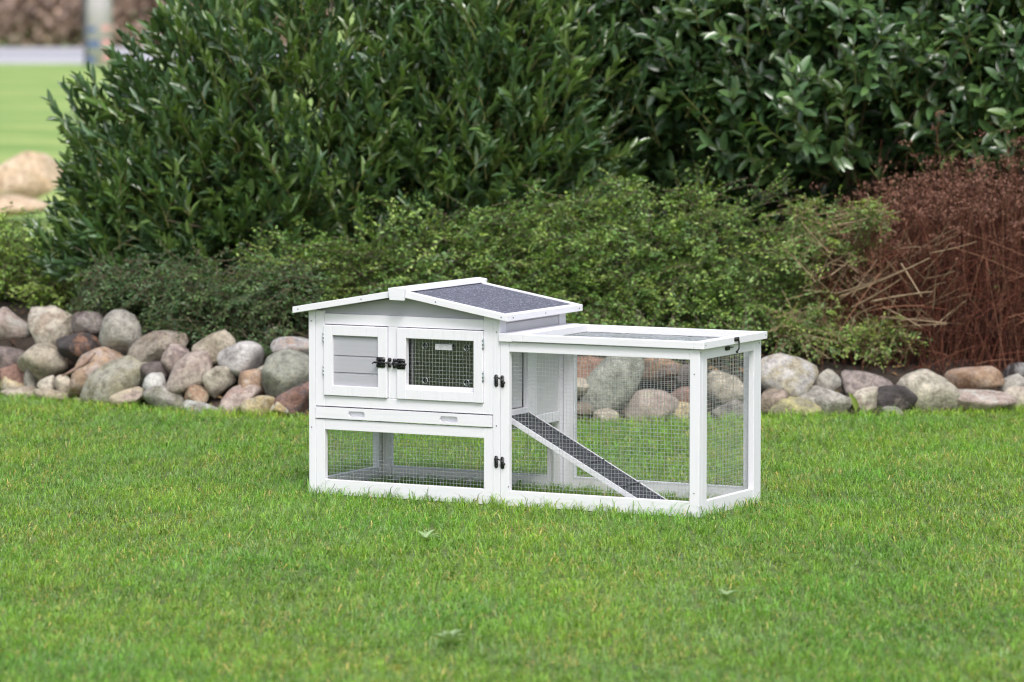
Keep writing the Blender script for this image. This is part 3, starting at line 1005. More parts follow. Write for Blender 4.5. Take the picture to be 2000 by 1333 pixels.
def shell_points(blobs, n_, depth, front_bias=True, zmin=None, deep=0.0):
    """points near the surface of a union of ellipsoids, with outward normals; blobs: (cx,cy,cz,rx,ry,rz)"""
    B = np.array(blobs, float)
    area = (B[:, 3] * B[:, 5]) + (B[:, 3] * B[:, 4]) * 0.6
    pick = rng.choice(len(B), size=n_ * 4, p=area / area.sum())
    u = norm(rng.normal(size=(n_ * 4, 3)))
    if front_bias:
        u[:, 1] = np.where(rng.random(n_ * 4) < 0.72, -np.abs(u[:, 1]), u[:, 1])
    dep = depth * rng.random(n_ * 4) ** 1.4
    dep = np.where(rng.random(n_ * 4) < deep, depth * (0.8 + 1.2 * rng.random(n_ * 4)), dep)
    c, r = B[pick, :3], B[pick, 3:]
    rs = r - dep[:, None]
    rs = np.maximum(rs, 0.05)
    # lumpy surface
    lump = 1 + 0.10 * np.sin(u[:, 0] * 7 + pick) * np.cos(u[:, 2] * 6 + pick * 2) + 0.05 * np.sin(u[:, 0] * 17 + u[:, 2] * 13)
    p = c + u * rs * lump[:, None]
    nrm = norm(u / r)
    keep = np.ones(len(p), bool)
    for j in range(len(B)):      # drop what lies deep inside another blob
        q = np.sum(((p - B[j, :3]) / np.maximum(B[j, 3:] - depth * 1.6, 0.03)) ** 2, 1)
        keep &= (q > 1) | (pick == j)
    if zmin is not None: keep &= p[:, 2] > zmin
    idx = np.nonzero(keep)[0][:n_]
    return p[idx], nrm[idx], dep[idx] / depth


def pix_blob(u, v, Y, ru, rv, ry):
    p = at(u, v, Y)
    s = Y / FPX
    return (p.x, Y, p.z, ru * s, ry, rv * s)


def stems_mesh(name, paths, radii, sides=4):
    V, F, S = tube_rows(paths, radii, sides)
    return np_mesh(name, V, F, S)


def branch_paths(base_pts, tips, n_seg=6, sag=0.05, jit=0.05):
    out = []
    for a, b_ in zip(base_pts, tips):
        t = np.linspace(0, 1, n_seg)[:, None]
        m_ = (np.asarray(a) + np.asarray(b_)) / 2 + np.array([0, 0, sag]) + rng.normal(size=3) * jit
        out.append((1 - t) ** 2 * a + 2 * t * (1 - t) * m_ + t ** 2 * b_)
    return out


def laurel(name, label, blobs, n_shoots, per, L0, W0, rise, spread, cols, shape, curl, fold, root, group, depth=0.34, light_up=0.0):
    root_e = empty(name, root)
    tag(root_e, label, 'shrub', group)
    R0 = np.array(root, float)
    p, nrm, dep = shell_points(blobs, n_shoots, depth, deep=0.30)
    Bc = np.array(blobs, float)
    pk = rng.integers(0, len(Bc), n_shoots // 4)
    uc = norm(rng.normal(size=(len(pk), 3)))
    pc = Bc[pk, :3] + uc * Bc[pk, 3:] * (0.15 + 0.6 * rng.random((len(pk), 1)))
    pc[:, 2] = np.maximum(pc[:, 2], root[2] + 0.05)
    p, nrm, dep = np.concatenate([p, pc]), np.concatenate([nrm, uc]), np.concatenate([dep, np.ones(len(pk))])
    k = len(p)
    ax = norm(nrm * np.array([0.75, 0.75, 0.55]) + np.array([0, 0, rise]) + rng.normal(size=(k, 3)) * 0.28)
    sl = L0 * (1.5 + rng.random(k) * 1.1)
    P_, Dd, Nn, Ln, Wn, C = [], [], [], [], [], []
    shoot_c = cols[rng.integers(0, len(cols), k)] * (0.8 + 0.45 * rng.random((k, 1)))
    h1 = norm(np.cross(ax, rng.normal(size=(k, 3))))
    h2 = np.cross(ax, h1)
    for j in range(per):
        t = (j + 0.6) / per
        ang = j * 2.4 + rng.normal(size=k) * 0.35
        rad = h1 * np.cos(ang)[:, None] + h2 * np.sin(ang)[:, None]
        open_ = spread * (1.15 - 0.75 * t)
        d = norm(ax * 1.0 + rad * open_ + rng.normal(size=(k, 3)) * 0.12)
        nn = norm(ax * 0.9 - rad * 0.55 + np.array([0, -0.1, 0.35]) + rng.normal(size=(k, 3)) * 0.3)
        P_.append(p + ax * (sl * (t - 0.8))[:, None])
        Dd.append(d); Nn.append(nn)
        sc = (0.75 + 0.4 * rng.random(k)) * (1.0 - 0.35 * max(0, t - 0.75) / 0.25)
        Ln.append(L0 * sc); Wn.append(W0 * sc * (0.85 + 0.3 * rng.random(k)))
        C.append(shoot_c * (0.85 + 0.3 * rng.random((k, 1))) * (1 + 0.25 * max(0, t - 0.6)))
    P_, Dd, Nn = np.concatenate(P_), np.concatenate(Dd), np.concatenate(Nn)
    Ln, Wn, C = np.concatenate(Ln), np.concatenate(Wn), np.concatenate(C)
    depth_all = np.tile(dep, per)
    V, F = leaf_template(shape, curl, fold)
    # the 300 leaves that show largest: outermost, on the camera side, inside the picture
    side = -norm(Nn)[:, 1] + 0.4 * norm(Nn)[:, 2]
    uu = 1000 + FPX * P_[:, 0] / P_[:, 1]
    vv = 12.8 + (CAM_H - P_[:, 2]) / P_[:, 1] * FPX
    inframe = (uu > 20) & (uu < 1980) & (vv > 10) & (vv < 480)
    score = np.where(inframe, -P_[:, 1] * 1.2 + 0.25 * np.abs(side) - depth_all * 0.8 + rng.random(len(P_)) * 0.5, -1e9)
    top = np.argsort(-score)[:300]
    rest = np.ones(len(P_), bool); rest[top] = False
    stuff = leaves_mesh('foliage', P_[rest] - R0, Dd[rest], Nn[rest], Ln[rest], Wn[rest], C[rest], V, F)
    o = link('foliage', stuff, LAUREL_M, root_e); o['kind'] = 'stuff'
    variants = []
    for q in range(8):
        cc = cols[q % len(cols)] * (0.72 + 0.06 * q)
        z1 = np.zeros((1, 3))
        me = leaves_mesh('leaf', z1, np.array([[0, 1.0, 0]]), np.array([[0, 0, 1.0]]), np.array([1.0]), np.array([W0 / L0 * (0.9 + 0.03 * q)]), cc[None, :], V, F)
        me.materials.append(LAUREL_M)
        variants.append(me)
    for i in top:
        d = Vector(Dd[i]).normalized()
        n_ = Vector(Nn[i]); n_ = (n_ - d * n_.dot(d)).normalized()
        s = d.cross(n_)
        lf = bpy.data.objects.new('leaf', variants[int(rng.integers(0, 8))])
        COL.objects.link(lf)
        lf.parent = root_e
        M = Matrix(((s.x, d.x, n_.x, 0), (s.y, d.y, n_.y, 0), (s.z, d.z, n_.z, 0), (0, 0, 0, 1)))
        lf.matrix_local = Matrix.Translation(Vector(P_[i] - R0)) @ M @ Matrix.Scale(float(Ln[i]), 4)
    # shoots and branches
    paths, rad = [], []
    for i in range(k):
        a = p[i] - ax[i] * sl[i] * 0.95 - R0
        b_ = p[i] + ax[i] * sl[i] * 0.22 - R0
        paths.append(np.stack([a, (a + b_) / 2 + rng.normal(size=3) * 0.004, b_])); rad.append([0.0030, 0.0026, 0.0014])
    o = link('shoots', stems_mesh('shoots', paths, rad, 3), TWIG_GREEN, root_e); o['kind'] = 'stuff'
    sel = rng.choice(k, size=min(k, 130), replace=False)
    tips = p[sel] - ax[sel] * sl[sel][:, None] * 0.8 - R0
    base = rng.normal(size=(len(sel), 3)) * np.array([0.22, 0.12, 0.0]) + np.array([0, 0, -0.06])
    pts = branch_paths(base, tips, 8, 0.12)
    o = link('branches', stems_mesh('branches', pts, [np.linspace(0.013, 0.003, 8)] * len(pts), 5), BARK, root_e)
    return root_e


narrow = lambda t: (math.sin(math.pi * min(1, t ** 0.85)) ** 0.8) * 1.0
broad = lambda t: (math.sin(math.pi * t ** 0.9) ** 0.62) * 1.0
COL_A = np.array([(0.060, 0.110, 0.022), (0.082, 0.140, 0.024), (0.115, 0.175, 0.030), (0.066, 0.120, 0.036), (0.045, 0.088, 0.024)])
COL_A = COL_A * np.array([1.18, 1.24, 1.85])
COL_B = 1.38 * np.array([(0.040, 0.088, 0.032), (0.052, 0.108, 0.036), (0.068, 0.128, 0.038), (0.034, 0.072, 0.030), (0.078, 0.135, 0.036)])

laurel('laurel_shrub', 'tall narrow-leaved laurel shrub rising behind the boulders on the left',
       [(-0.80, 18.25, 0.80, 1.24, 0.90, 1.08), (-1.25, 18.1, 0.62, 0.80, 0.75, 0.62), (-0.10, 18.05, 0.80, 0.70, 0.70, 1.08), (0.25, 18.4, 0.7, 0.6, 0.5, 0.8), (0.30, 18.45, 1.55, 0.62, 0.5, 0.75)],
       6000, 8, 0.090, 0.0255, 0.55, 0.60, COL_A, narrow, 0.05, 0.14, (-0.75, 18.3, 0.34), 'laurel shrubs on the bank', 0.27)
laurel('laurel_shrub', 'broad-leaved dark laurel shrub at the upper right of the bank',
       [(1.50, 18.15, 1.62, 1.02, 0.80, 0.86), (2.30, 18.0, 1.45, 0.85, 0.80, 0.74), (0.92, 18.15, 1.55, 0.60, 0.6, 0.72), (1.2, 18.45, 0.75, 1.0, 0.5, 0.5), (2.2, 18.4, 0.75, 0.9, 0.5, 0.5)],
       3300, 8, 0.096, 0.037, 0.75, 1.55, COL_B, broad, 0.16, 0.10, (1.55, 18.4, 0.24), 'laurel shrubs on the bank', 0.32)


def small_shrub(name, label, blobs, n_sprays, Ls, leafL, cols, root, group, flat=0.6, per=13, twig=BARK, depth=0.2, rise=0.05, top_shoots=()):
    root_e = empty(name, root)
    tag(root_e, label, 'shrub', group)
    R0 = np.array(root, float)
    p, nrm, dep = shell_points(blobs, n_sprays, depth, zmin=root[2] - 0.15)
    nz = np.array([noise.noise(Vector(q) * 5.5) for q in p])
    p = p + nrm * (0.10 * nz)[:, None]
    kp = (nz > -0.12) | (rng.random(len(p)) < 0.3)
    p, nrm, dep = p[kp], nrm[kp], dep[kp]
    k = len(p)
    ax = norm(nrm * np.array([1, 1, 0.45]) + np.array([0, -0.1, rise]) + rng.normal(size=(k, 3)) * np.array([0.45, 0.35, 0.25]))
    sl = Ls * (0.6 + 0.8 * rng.random(k))
    if len(top_shoots):
        tp, ta, tl = [], [], []
        for (u, v, Y, ang, ln, cnt) in top_shoots:
            for q in range(cnt):
                b0 = np.array(at(u + rnd.uniform(-22, 22), v + rnd.uniform(0, 40), Y + rnd.uniform(-.08, .08)))
                a0 = ang + rnd.uniform(-0.45, 0.45)
                tp.append(b0); ta.append([math.sin(a0), -0.15, math.cos(a0)]); tl.append(ln * rnd.uniform(0.6, 1.1))
        ta = norm(np.array(ta)); tl = np.array(tl)
        p = np.concatenate([p, np.array(tp) + ta * tl[:, None]]); ax = np.concatenate([ax, ta]); sl = np.concatenate([sl, tl])
        dep = np.concatenate([dep, np.zeros(len(tl))]); k = len(p)
    side = norm(np.cross(ax, np.array([0, 0, 1.0]) + rng.normal(size=(k, 3)) * (1 - flat)))
    up = np.cross(side, ax)
    up *= np.sign(up[:, 2:3] + 1e-6)
    sc_ = cols[rng.integers(0, len(cols), k)] * (0.7 + 0.6 * rng.random((k, 1)))
    P_, Dd, Nn, Ln, Wn, C = [], [], [], [], [], []
    droop = 0.25 * rng.random(k)
    for j in range(per):
        t = (j + 0.5) / per
        sg = 1 if j % 2 else -1
        pos = p + ax * (sl * (t - 0.85))[:, None] - np.array([0, 0, 1.0]) * (droop * sl * t * t)[:, None]
        d = norm(ax * (0.55 + 0.4 * rng.random((k, 1))) + side * sg * 0.9 + rng.normal(size=(k, 3)) * 0.35)
        nn = norm(up + rng.normal(size=(k, 3)) * 0.45 + np.array([0, -0.25, 0.2]))
        P_.append(pos + rng.normal(size=(k, 3)) * 0.004); Dd.append(d); Nn.append(nn)
        q = leafL * (0.65 + 0.6 * rng.random(k)) * (1.1 - 0.35 * t)
        Ln.append(q); Wn.append(q * (0.5 + 0.15 * rng.random(k)))
        C.append(sc_ * (0.75 + 0.5 * rng.random((k, 1))) * (1 + 0.35 * t * np.array([1.1, 1, 0.7])))
    cat = np.concatenate
    me = leaves_mesh('foliage', cat(P_) - R0, cat(Dd), cat(Nn), cat(Ln), cat(Wn), cat(C), SMALL_V, SMALL_F)
    o = link('foliage', me, SMALL_M, root_e); o['kind'] = 'stuff'
    paths, rad = [], []
    for i in range(k):
        t = np.array([0, 0.5, 1.0])
        q = p[i] + np.outer(sl[i] * (t - 0.9), ax[i]) - np.outer(droop[i] * sl[i] * t * t, [0, 0, 1.0])
        paths.append(q - R0); rad.append([0.0022, 0.0016, 0.0009])
    o = link('twigs', stems_mesh('twigs', paths, rad, 3), twig, root_e); o['kind'] = 'stuff'
    sel = rng.choice(k, size=min(k, 160), replace=False)
    tips = p[sel] - ax[sel] * sl[sel][:, None] * 0.85 - R0
    bx = np.array([b_[0] for b_ in blobs]); half = max(b_[3] for b_ in blobs) * 0.7
    base = np.stack([tips[:, 0] * 0.75 + rng.normal(size=len(sel)) * 0.05, np.full(len(sel), 0.12) + rng.normal(size=len(sel)) * 0.06, np.full(len(sel), -0.05)], 1)
    pts = branch_paths(base, tips, 6, 0.06)
    link('branches', stems_mesh('branches', pts, [np.linspace(0.006, 0.002, 6)] * len(pts), 4), twig, root_e)
    return root_e


COL_C = np.array([(0.075, 0.135, 0.028), (0.10, 0.165, 0.035), (0.055, 0.105, 0.028), (0.135, 0.19, 0.042), (0.065, 0.12, 0.03)]) * 1.6 * np.array([1.04, 1.04, 1.2])
COL_D = np.array([(0.045, 0.085, 0.032), (0.060, 0.105, 0.042), (0.035, 0.068, 0.026), (0.085, 0.125, 0.045)]) * 1.6 * np.array([0.74, 0.80, 0.80])
COL_E = np.array([(0.10, 0.18, 0.03), (0.14, 0.22, 0.04), (0.08, 0.14, 0.035), (0.17, 0.24, 0.06)]) * 1.8 * 0.8

small_shrub('cotoneaster_shrub', 'broad low small-leaved green shrub spreading behind the hutch',
            [pix_blob(1240, 660, 16.75, 260, 45, 0.25), pix_blob(1270, 520, 17.35, 390, 175, 0.55), pix_blob(900, 540, 17.30, 330, 165, 0.50), pix_blob(640, 560, 17.3, 230, 120, 0.45), pix_blob(1130, 590, 17.1, 420, 120, 0.42)],
            7000, 0.17, 0.022, COL_C, (0.1, 17.35, 0.26), 'small-leaved shrubs on the bank', 0.8, 14,
            top_shoots=[(1120, 400, 17.3, 0.35, 0.17, 12), (1170, 410, 17.3, 0.7, 0.16, 8), (1345, 390, 17.3, 0.05, 0.19, 12), (1020, 410, 17.3, 0.2, 0.12, 8), (1480, 370, 17.3, 0.6, 0.16, 10)])
small_shrub('cotoneaster_shrub', 'dark drooping small-leaved shrub hanging over the boulders on the left',
            [pix_blob(430, 580, 17.15, 210, 90, 0.45), pix_blob(560, 600, 17.05, 130, 85, 0.40), pix_blob(250, 565, 17.35, 130, 75, 0.40), pix_blob(370, 640, 16.98, 100, 48, 0.24), pix_blob(545, 662, 16.80, 85, 40, 0.24), pix_blob(470, 645, 16.85, 70, 40, 0.22)],
            3300, 0.14, 0.020, COL_D, (-1.15, 17.25, 0.26), 'small-leaved shrubs on the bank', 0.6, 13, rise=-0.15)
small_shrub('leggy_shrub', 'thin leggy green shrub with bare tan stems right of the hutch',
            [pix_blob(1600, 480, 17.25, 130, 110, 0.40), pix_blob(1690, 425, 17.0, 75, 42, 0.22), pix_blob(1570, 640, 17.0, 120, 85, 0.36), pix_blob(1690, 660, 16.95, 120, 40, 0.30)],
            1250, 0.14, 0.021, COL_C * np.array([1.05, 1.0, 1.0]), (1.22, 17.2, 0.18), 'small-leaved shrubs on the bank', 0.6, 12, TWIG_TAN)
small_shrub('low_shrub', 'bright green low shrub at the left picture edge behind the boulders',
            [pix_blob(40, 490, 18.3, 130, 88, 0.45), pix_blob(-80, 495, 18.4, 140, 100, 0.45), pix_blob(110, 555, 18.0, 90, 55, 0.35)],
            1500, 0.15, 0.024, COL_E, (-2.25, 18.4, 0.26), 'small-leaved shrubs on the bank', 0.55, 12)

# bare tan stems that poke out of the leggy shrub
root_e = [o for o in COL.objects if o.name.startswith('leggy_shrub')][0]
R0 = np.array(root_e.location)
for (u0, v0, u1, v1, r_) in ((1640, 580, 1815, 505, .0075), (1700, 590, 1822, 570, .0075), (1665, 600, 1760, 545, .006), (1720, 620, 1850, 632, .0075),
                             (1590, 540, 1640, 505, .007), (1630, 575, 1720, 545, .006), (1760, 515, 1800, 580, .006), (1725, 600, 1800, 640, .006),
                             (1560, 660, 1620, 700, .005), (1740, 640, 1848, 634, .006), (1640, 440, 1700, 425, .005), (1800, 560, 1815, 520, .005)):
    a = np.array(at(u0, v0, 16.86 + rnd.uniform(-.06, .08))) - R0
    b_ = np.array(at(u1, v1, 16.66 + rnd.uniform(-.06, .06))) - R0
    pts = branch_paths([a], [b_], 6, 0.004, 0.008)
    link('bare_stem', stems_mesh('bare_stem', pts, [np.linspace(r_ * .7, r_ * 0.35, 6)], 6), TWIG_TAN, root_e)


tang, trad = [], []
for q in range(70):
    u0, v0 = rnd.uniform(1590, 1830), rnd.uniform(480, 680)
    a0 = rnd.choice((0.35, 0.5, 0.8, 1.2, 2.3, 2.6)) + rnd.gauss(0, 0.25)
    L = rnd.uniform(35, 95)
    p0 = np.array(at(u0, v0, 16.9 + rnd.uniform(-.12, .12))); p1 = np.array(at(u0 + L * math.cos(a0), v0 - L * math.sin(a0), 16.8 + rnd.uniform(-.12, .12)))
    tang += branch_paths([p0 - R0], [p1 - R0], 5, 0.004, 0.010)
    r_ = rnd.uniform(0.0012, 0.0032); trad.append(np.linspace(r_, r_ * 0.5, 5))
    if rnd.random() < 0.6:
        p2 = np.array(at(u0 + L * math.cos(a0) * .5 + rnd.uniform(-25, 40), v0 - L * math.sin(a0) * .5 - rnd.uniform(10, 45), 16.78))
        tang += branch_paths([(p0 + p1) / 2 - R0], [p2 - R0], 5, 0.002, 0.006); trad.append(np.linspace(r_ * .6, r_ * 0.3, 5))
o = link('twig_tangle', stems_mesh('twig_tangle', tang, trad, 4), TWIG_TAN, root_e); o['kind'] = 'stuff'


# ------------------------------------------------------------------ red-brown winter shrub
def spiraea():
    base_p = np.array((1.85, 17.35, 0.16))
    e = empty('spiraea_shrub', tuple(base_p))
    tag(e, 'leafless red-brown twiggy shrub with dry seed heads at the right edge', 'shrub')
    paths, rad, tops = [], [], []
    n_ = 2600
    for i in range(n_):
        x = rnd.uniform(1.28, 3.0)
        y = rnd.uniform(16.9, 17.75)
        u = 1000 + x / y * FPX
        vt = float(np.interp(u, [1600, 1700, 1800, 1900, 2100], [500, 430, 385, 365, 360])) + rnd.gauss(0, 30) - (rnd.expovariate(1 / 28) if rnd.random() < 0.22 else 0)
        vt += max(0, (17.15 - y)) * 330
        top = at(u + rnd.gauss(0, 28), vt, y)
        yb = y - 0.22 * rnd.random()
        b0 = np.array((x + rnd.gauss(0, 0.12), yb, bank_z(x, yb) - 0.01))
        t_ = np.array(top)
        mid = (b0 + t_) / 2 + np.array((rnd.gauss(0, 0.055), rnd.gauss(0, 0.04), 0.02))
        t = np.linspace(0, 1, 5)[:, None]
        paths.append((1 - t) ** 2 * b0 + 2 * t * (1 - t) * mid + t * t * t_ - base_p)
        r0 = rnd.uniform(0.0008, 0.0020)
        rad.append(np.linspace(r0, r0 * 0.5, 5))
        tops.append(t_ - base_p)
    for i in range(1300):                                       # tangle near the foot, more random
        x = rnd.uniform(1.45, 2.9); y = rnd.uniform(16.72, 17.3); z = rnd.uniform(0.08, 0.62)
        a = np.array((x, y, z)); L = rnd.uniform(0.12, 0.36)
        dr = np.array((rnd.gauss(0, 1), rnd.gauss(0, 0.5), rnd.gauss(0.3, 0.8))); dr /= np.linalg.norm(dr)
        t = np.linspace(0, 1, 4)[:, None]
        b_ = a + dr * L
        paths.append((1 - t) * a + t * b_ + np.sin(t * 3.1) * np.array((0, 0, 0.008)) - base_p)
        r0 = rnd.uniform(0.0010, 0.0026); rad.append(np.linspace(r0, r0 * 0.5, 4))
    V, F, S = tube_rows(paths, rad, 3)
    reps = [3 * len(q) for q in paths]
    sc_ = np.array([rnd.choice(((0.03, 0.012, 0.010), (0.045, 0.017, 0.013), (0.075, 0.027, 0.020), (0.12, 0.042, 0.030), (0.15, 0.065, 0.046), (0.22, 0.115, 0.08))) for _ in paths])
    sc_ *= (0.85 + 0.7 * rng.random((len(sc_), 1)))
    o = link('stems', np_mesh('stems', V, F, S, np.repeat(sc_, reps, axis=0)), DRY_M, e); o['kind'] = 'stuff'
    # dry seed heads: flat clusters of tiny flakes
    P_, C = [], []
    for t_ in tops:
        if rnd.random() < 0.62:
            for q in range(16):
                P_.append(t_ + np.array((rnd.gauss(0, 0.018), rnd.gauss(0, 0.018), rnd.gauss(0, 0.007))))
                s = rnd.uniform(0.7, 1.3)
                C.append((0.19 * s, 0.10 * s, 0.078 * s))
    P_, C = np.array(P_), np.array(C)
    m_ = len(P_)
    me = leaves_mesh('seed_heads', P_, rng.normal(size=(m_, 3)), rng.normal(size=(m_, 3)), 0.008 + 0.008 * rng.random(m_), 0.007 + 0.005 * rng.random(m_), C, SMALL_V, SMALL_F)
    o = link('seed_heads', me, DRY_M, e); o['kind'] = 'stuff'


spiraea()

# ------------------------------------------------------------------ far things at the upper left
def far_items():
    # bare brown woodland edge
    e = None
    k = 32000
    X = rng.uniform(-27, -7, k); Y = 152.9 + rng.random(k) * 5; Z = rng.random(k) ** 0.8 * 6
    cl = 0.8 + 0.4 * (0.5 + 0.5 * np.sin(X * 2.1 + Z * 1.3) * np.cos(X * 0.7 - Z * 2.2))
    cols = np.stack([0.34 * cl, 0.255 * cl, 0.225 * cl], 1) * (0.7 + 0.6 * rng.random((k, 1)))
    me = leaves_mesh('far_thicket', np.stack([X, Y, Z], 1), rng.normal(size=(k, 3)), rng.normal(size=(k, 3)), 0.2 + 0.25 * rng.random(k), 0.18 + 0.2 * rng.random(k), cols, SMALL_V, SMALL_F)
    o = link('far_thicket', me, DRY_M)
    tag(o, 'brown leafless thicket along the far side of the road', 'thicket', kind='stuff')
    # pole
    y = 112.0
    p0 = at(192, 120, y)
    r_ = 55 * y / FPX / 2
    pole = empty('pole', (p0.x, y, GZ))
    tag(pole, 'pale grey round pole with blue and pink notices by the far road', 'pole')
    bm = bmesh.new()
    bmesh.ops.create_cone(bm, cap_ends=True, segments=28, radius1=r_, radius2=r_ * 0.97, depth=5.0, matrix=Matrix.Translation((0, 0, 2.5)))
    finish(bm, 'shaft', simple('pale_concrete', (0.64, 0.57, 0.68), 0.8, 0, 0.12), pole, True)
    blue = simple('blue_notice', (0.10, 0.15, 0.30), 0.6, 0, 0.1)
    pink = simple('pink_notice', (0.75, 0.36, 0.36), 0.6, 0, 0.1)
    dark = simple('dark_strip', (0.14, 0.14, 0.18), 0.7, 0, 0.1)

    def wrap(name, mat, a0, a1, z0, z1):
        bm = bmesh.new()
        n_ = 8
        rr = r_ + 0.006
        vs_ = []
        for k_ in range(n_ + 1):
            a_ = math.radians(a0 + (a1 - a0) * k_ / n_)
            vs_.append([bm.verts.new((q * math.sin(a_), -q * math.cos(a_), z)) for q in (rr, rr + 0.004) for z in (z0, z1)])
        for k_ in range(n_):
            a, c_ = vs_[k_], vs_[k_ + 1]
            for (i, j) in ((0, 1), (1, 3), (3, 2), (2, 0)):
                bm.faces.new((a[i], a[j], c_[j], c_[i]))
        for a in (vs_[0], vs_[-1]):
            bm.faces.new((a[0], a[1], a[3], a[2]))
        finish(bm, name, mat, pole)
    zz = lambda v: at(192, v, y).z
    wrap('shade_strip', dark, -88, -42, GZ, 4.6)  # dark strip added to imitate shade down the pole's left side
    for (v0, v1, a0, a1) in ((52, 62, -42, -2), (78, 92, -42, 12), (108, 122, -42, -8)):
        wrap('notice', blue, a0, a1, max(GZ + .02, zz(v1)), zz(v0))
    for (v0, v1, a0, a1) in ((48, 60, 26, 56), (76, 90, 26, 60), (106, 118, 28, 58)):
        wrap('notice', pink, a0, a1, max(GZ + .02, zz(v1)), zz(v0))
    # sandy boulders beyond the shrub on the left
    for i, (u, v, w_, h_, rot, lab) in enumerate(((40, 358, 210, 118, 4, 'big sunlit tan boulder at the left edge, far behind the laurel'),
                                                  (10, 402, 170, 40, 0, 'low pinkish tan boulder in front of the big far tan one'))):
        Yb = 31.0 - 0.6 * i
        s = Yb / FPX
        me = stone_mesh(900 + i, w_ * s * .52, w_ * s * .4, h_ * s * .54, rot, .7, .30)
        st = link('boulder', me, stone_mat('tan_stone', (0.55, 0.40, 0.26), (0.70, 0.56, 0.42), (0.45, 0.30, 0.20), 0.4, 70 + i))
        st.location = at(u, v, Yb)
        tag(st, lab, 'boulder', 'tan boulders beyond the bank')


far_items()

# ------------------------------------------------------------------ small plants and litter
def weed(u, v, size, label, n_=9, col=(0.25, 0.36, 0.17)):
    Y = (CAM_H - 0.0) * FPX / (v - 12.8)
    p = at(u, v, Y)
    r_ = empty('weed', (p.x, Y, GZ))
    size *= 0.95
    tag(r_, label, 'weed', 'weeds in the lawn')
    V, F = leaf_template(broad, 0.25, 0.2)
    me = None
    for q in range(n_):
        a_ = q * 2.4 + rnd.uniform(-.3, .3)
        el = rnd.uniform(0.5, 1.1)
        d = np.array([[math.cos(a_) * math.cos(el), math.sin(a_) * math.cos(el), math.sin(el)]])
        c_ = np.array([col]) * rnd.uniform(0.8, 1.2)
        me = leaves_mesh('leaf', np.array([[0, 0, 0.012]]), d, np.array([[0, 0, 1.0]]) - d * 0.3, np.array([size * rnd.uniform(.7, 1.2)]), np.array([size * 0.38]), c_, V, F)
        link('leaf', me, SMALL_M, r_)


weed(876, 1262, 0.060, 'pale green weed rosette in the foreground lawn below the hutch')
weed(832, 1058, 0.045, 'small pale weed in the lawn just below the hutch front')
weed(1418, 1170, 0.045, 'small whitish weed in the lawn below the run corner')

# dry stick and green shoot among the boulders
e = np.array(at(120, 735, 16.83)); f = np.array(at(186, 690, 16.78))
pts = [e + (f - e) * q + np.array((0, 0, -0.012 * math.sin(3.1 * q))) for q in np.linspace(0, 1, 7)]
pts = [np.array(pts)]
tag(link('dry_stick', stems_mesh('dry_stick', pts, [np.array([.003, .005, .008, .009, .009, .007, .004])], 6), simple('dry_stick', (0.30, 0.20, 0.16), 0.8, 0, 0.25)),
    'pinkish dry stick lying across the gap under the dark slate boulder', 'stick')
V, F = leaf_template(narrow, 0.1, 0.3)
b0 = at(1672, 806, 16.18)
d_ = np.array(at(1660, 770, 16.18)) - np.array(b0)
me = leaves_mesh('green_shoot', np.zeros((1, 3)), d_[None, :], np.array([[0.3, -1, 0.2]]), np.array([0.085]), np.array([0.026]), np.array([(0.20, 0.27, 0.05)]), V, F)
o = link('green_shoot', me, SMALL_M); o.location = b0
tag(o, 'single yellow-green leaf shoot between two lichened boulders on the right', 'plant')

# dry leaves and bits of bark caught between the boulders
k = 900
LX = rng.uniform(-2.4, 2.4, k)
LY = np.array([edge_y(x) for x in LX]) + 0.02 + 0.75 * rng.random(k)
LZ = np.array([bank_z(x, y) for x, y in zip(LX, LY)]) + 0.012
lc = np.array([(0.20, 0.12, 0.06), (0.30, 0.20, 0.11), (0.12, 0.07, 0.045), (0.24, 0.22, 0.08)])[rng.integers(0, 4, k)] * (0.6 + 0.7 * rng.random((k, 1)))
me = leaves_mesh('leaf_litter', np.stack([LX, LY, LZ], 1), rng.normal(size=(k, 3)) * np.array([1, 1, .25]), rng.normal(size=(k, 3)) * .4 + np.array([0, -.3, 1.0]),
                 0.02 + 0.025 * rng.random(k), 0.012 + 0.012 * rng.random(k), lc, SMALL_V, SMALL_F)
tag(link('leaf_litter', me, DRY_M), 'dry brown leaf litter on the soil between the boulders', 'leaf litter', kind='stuff')

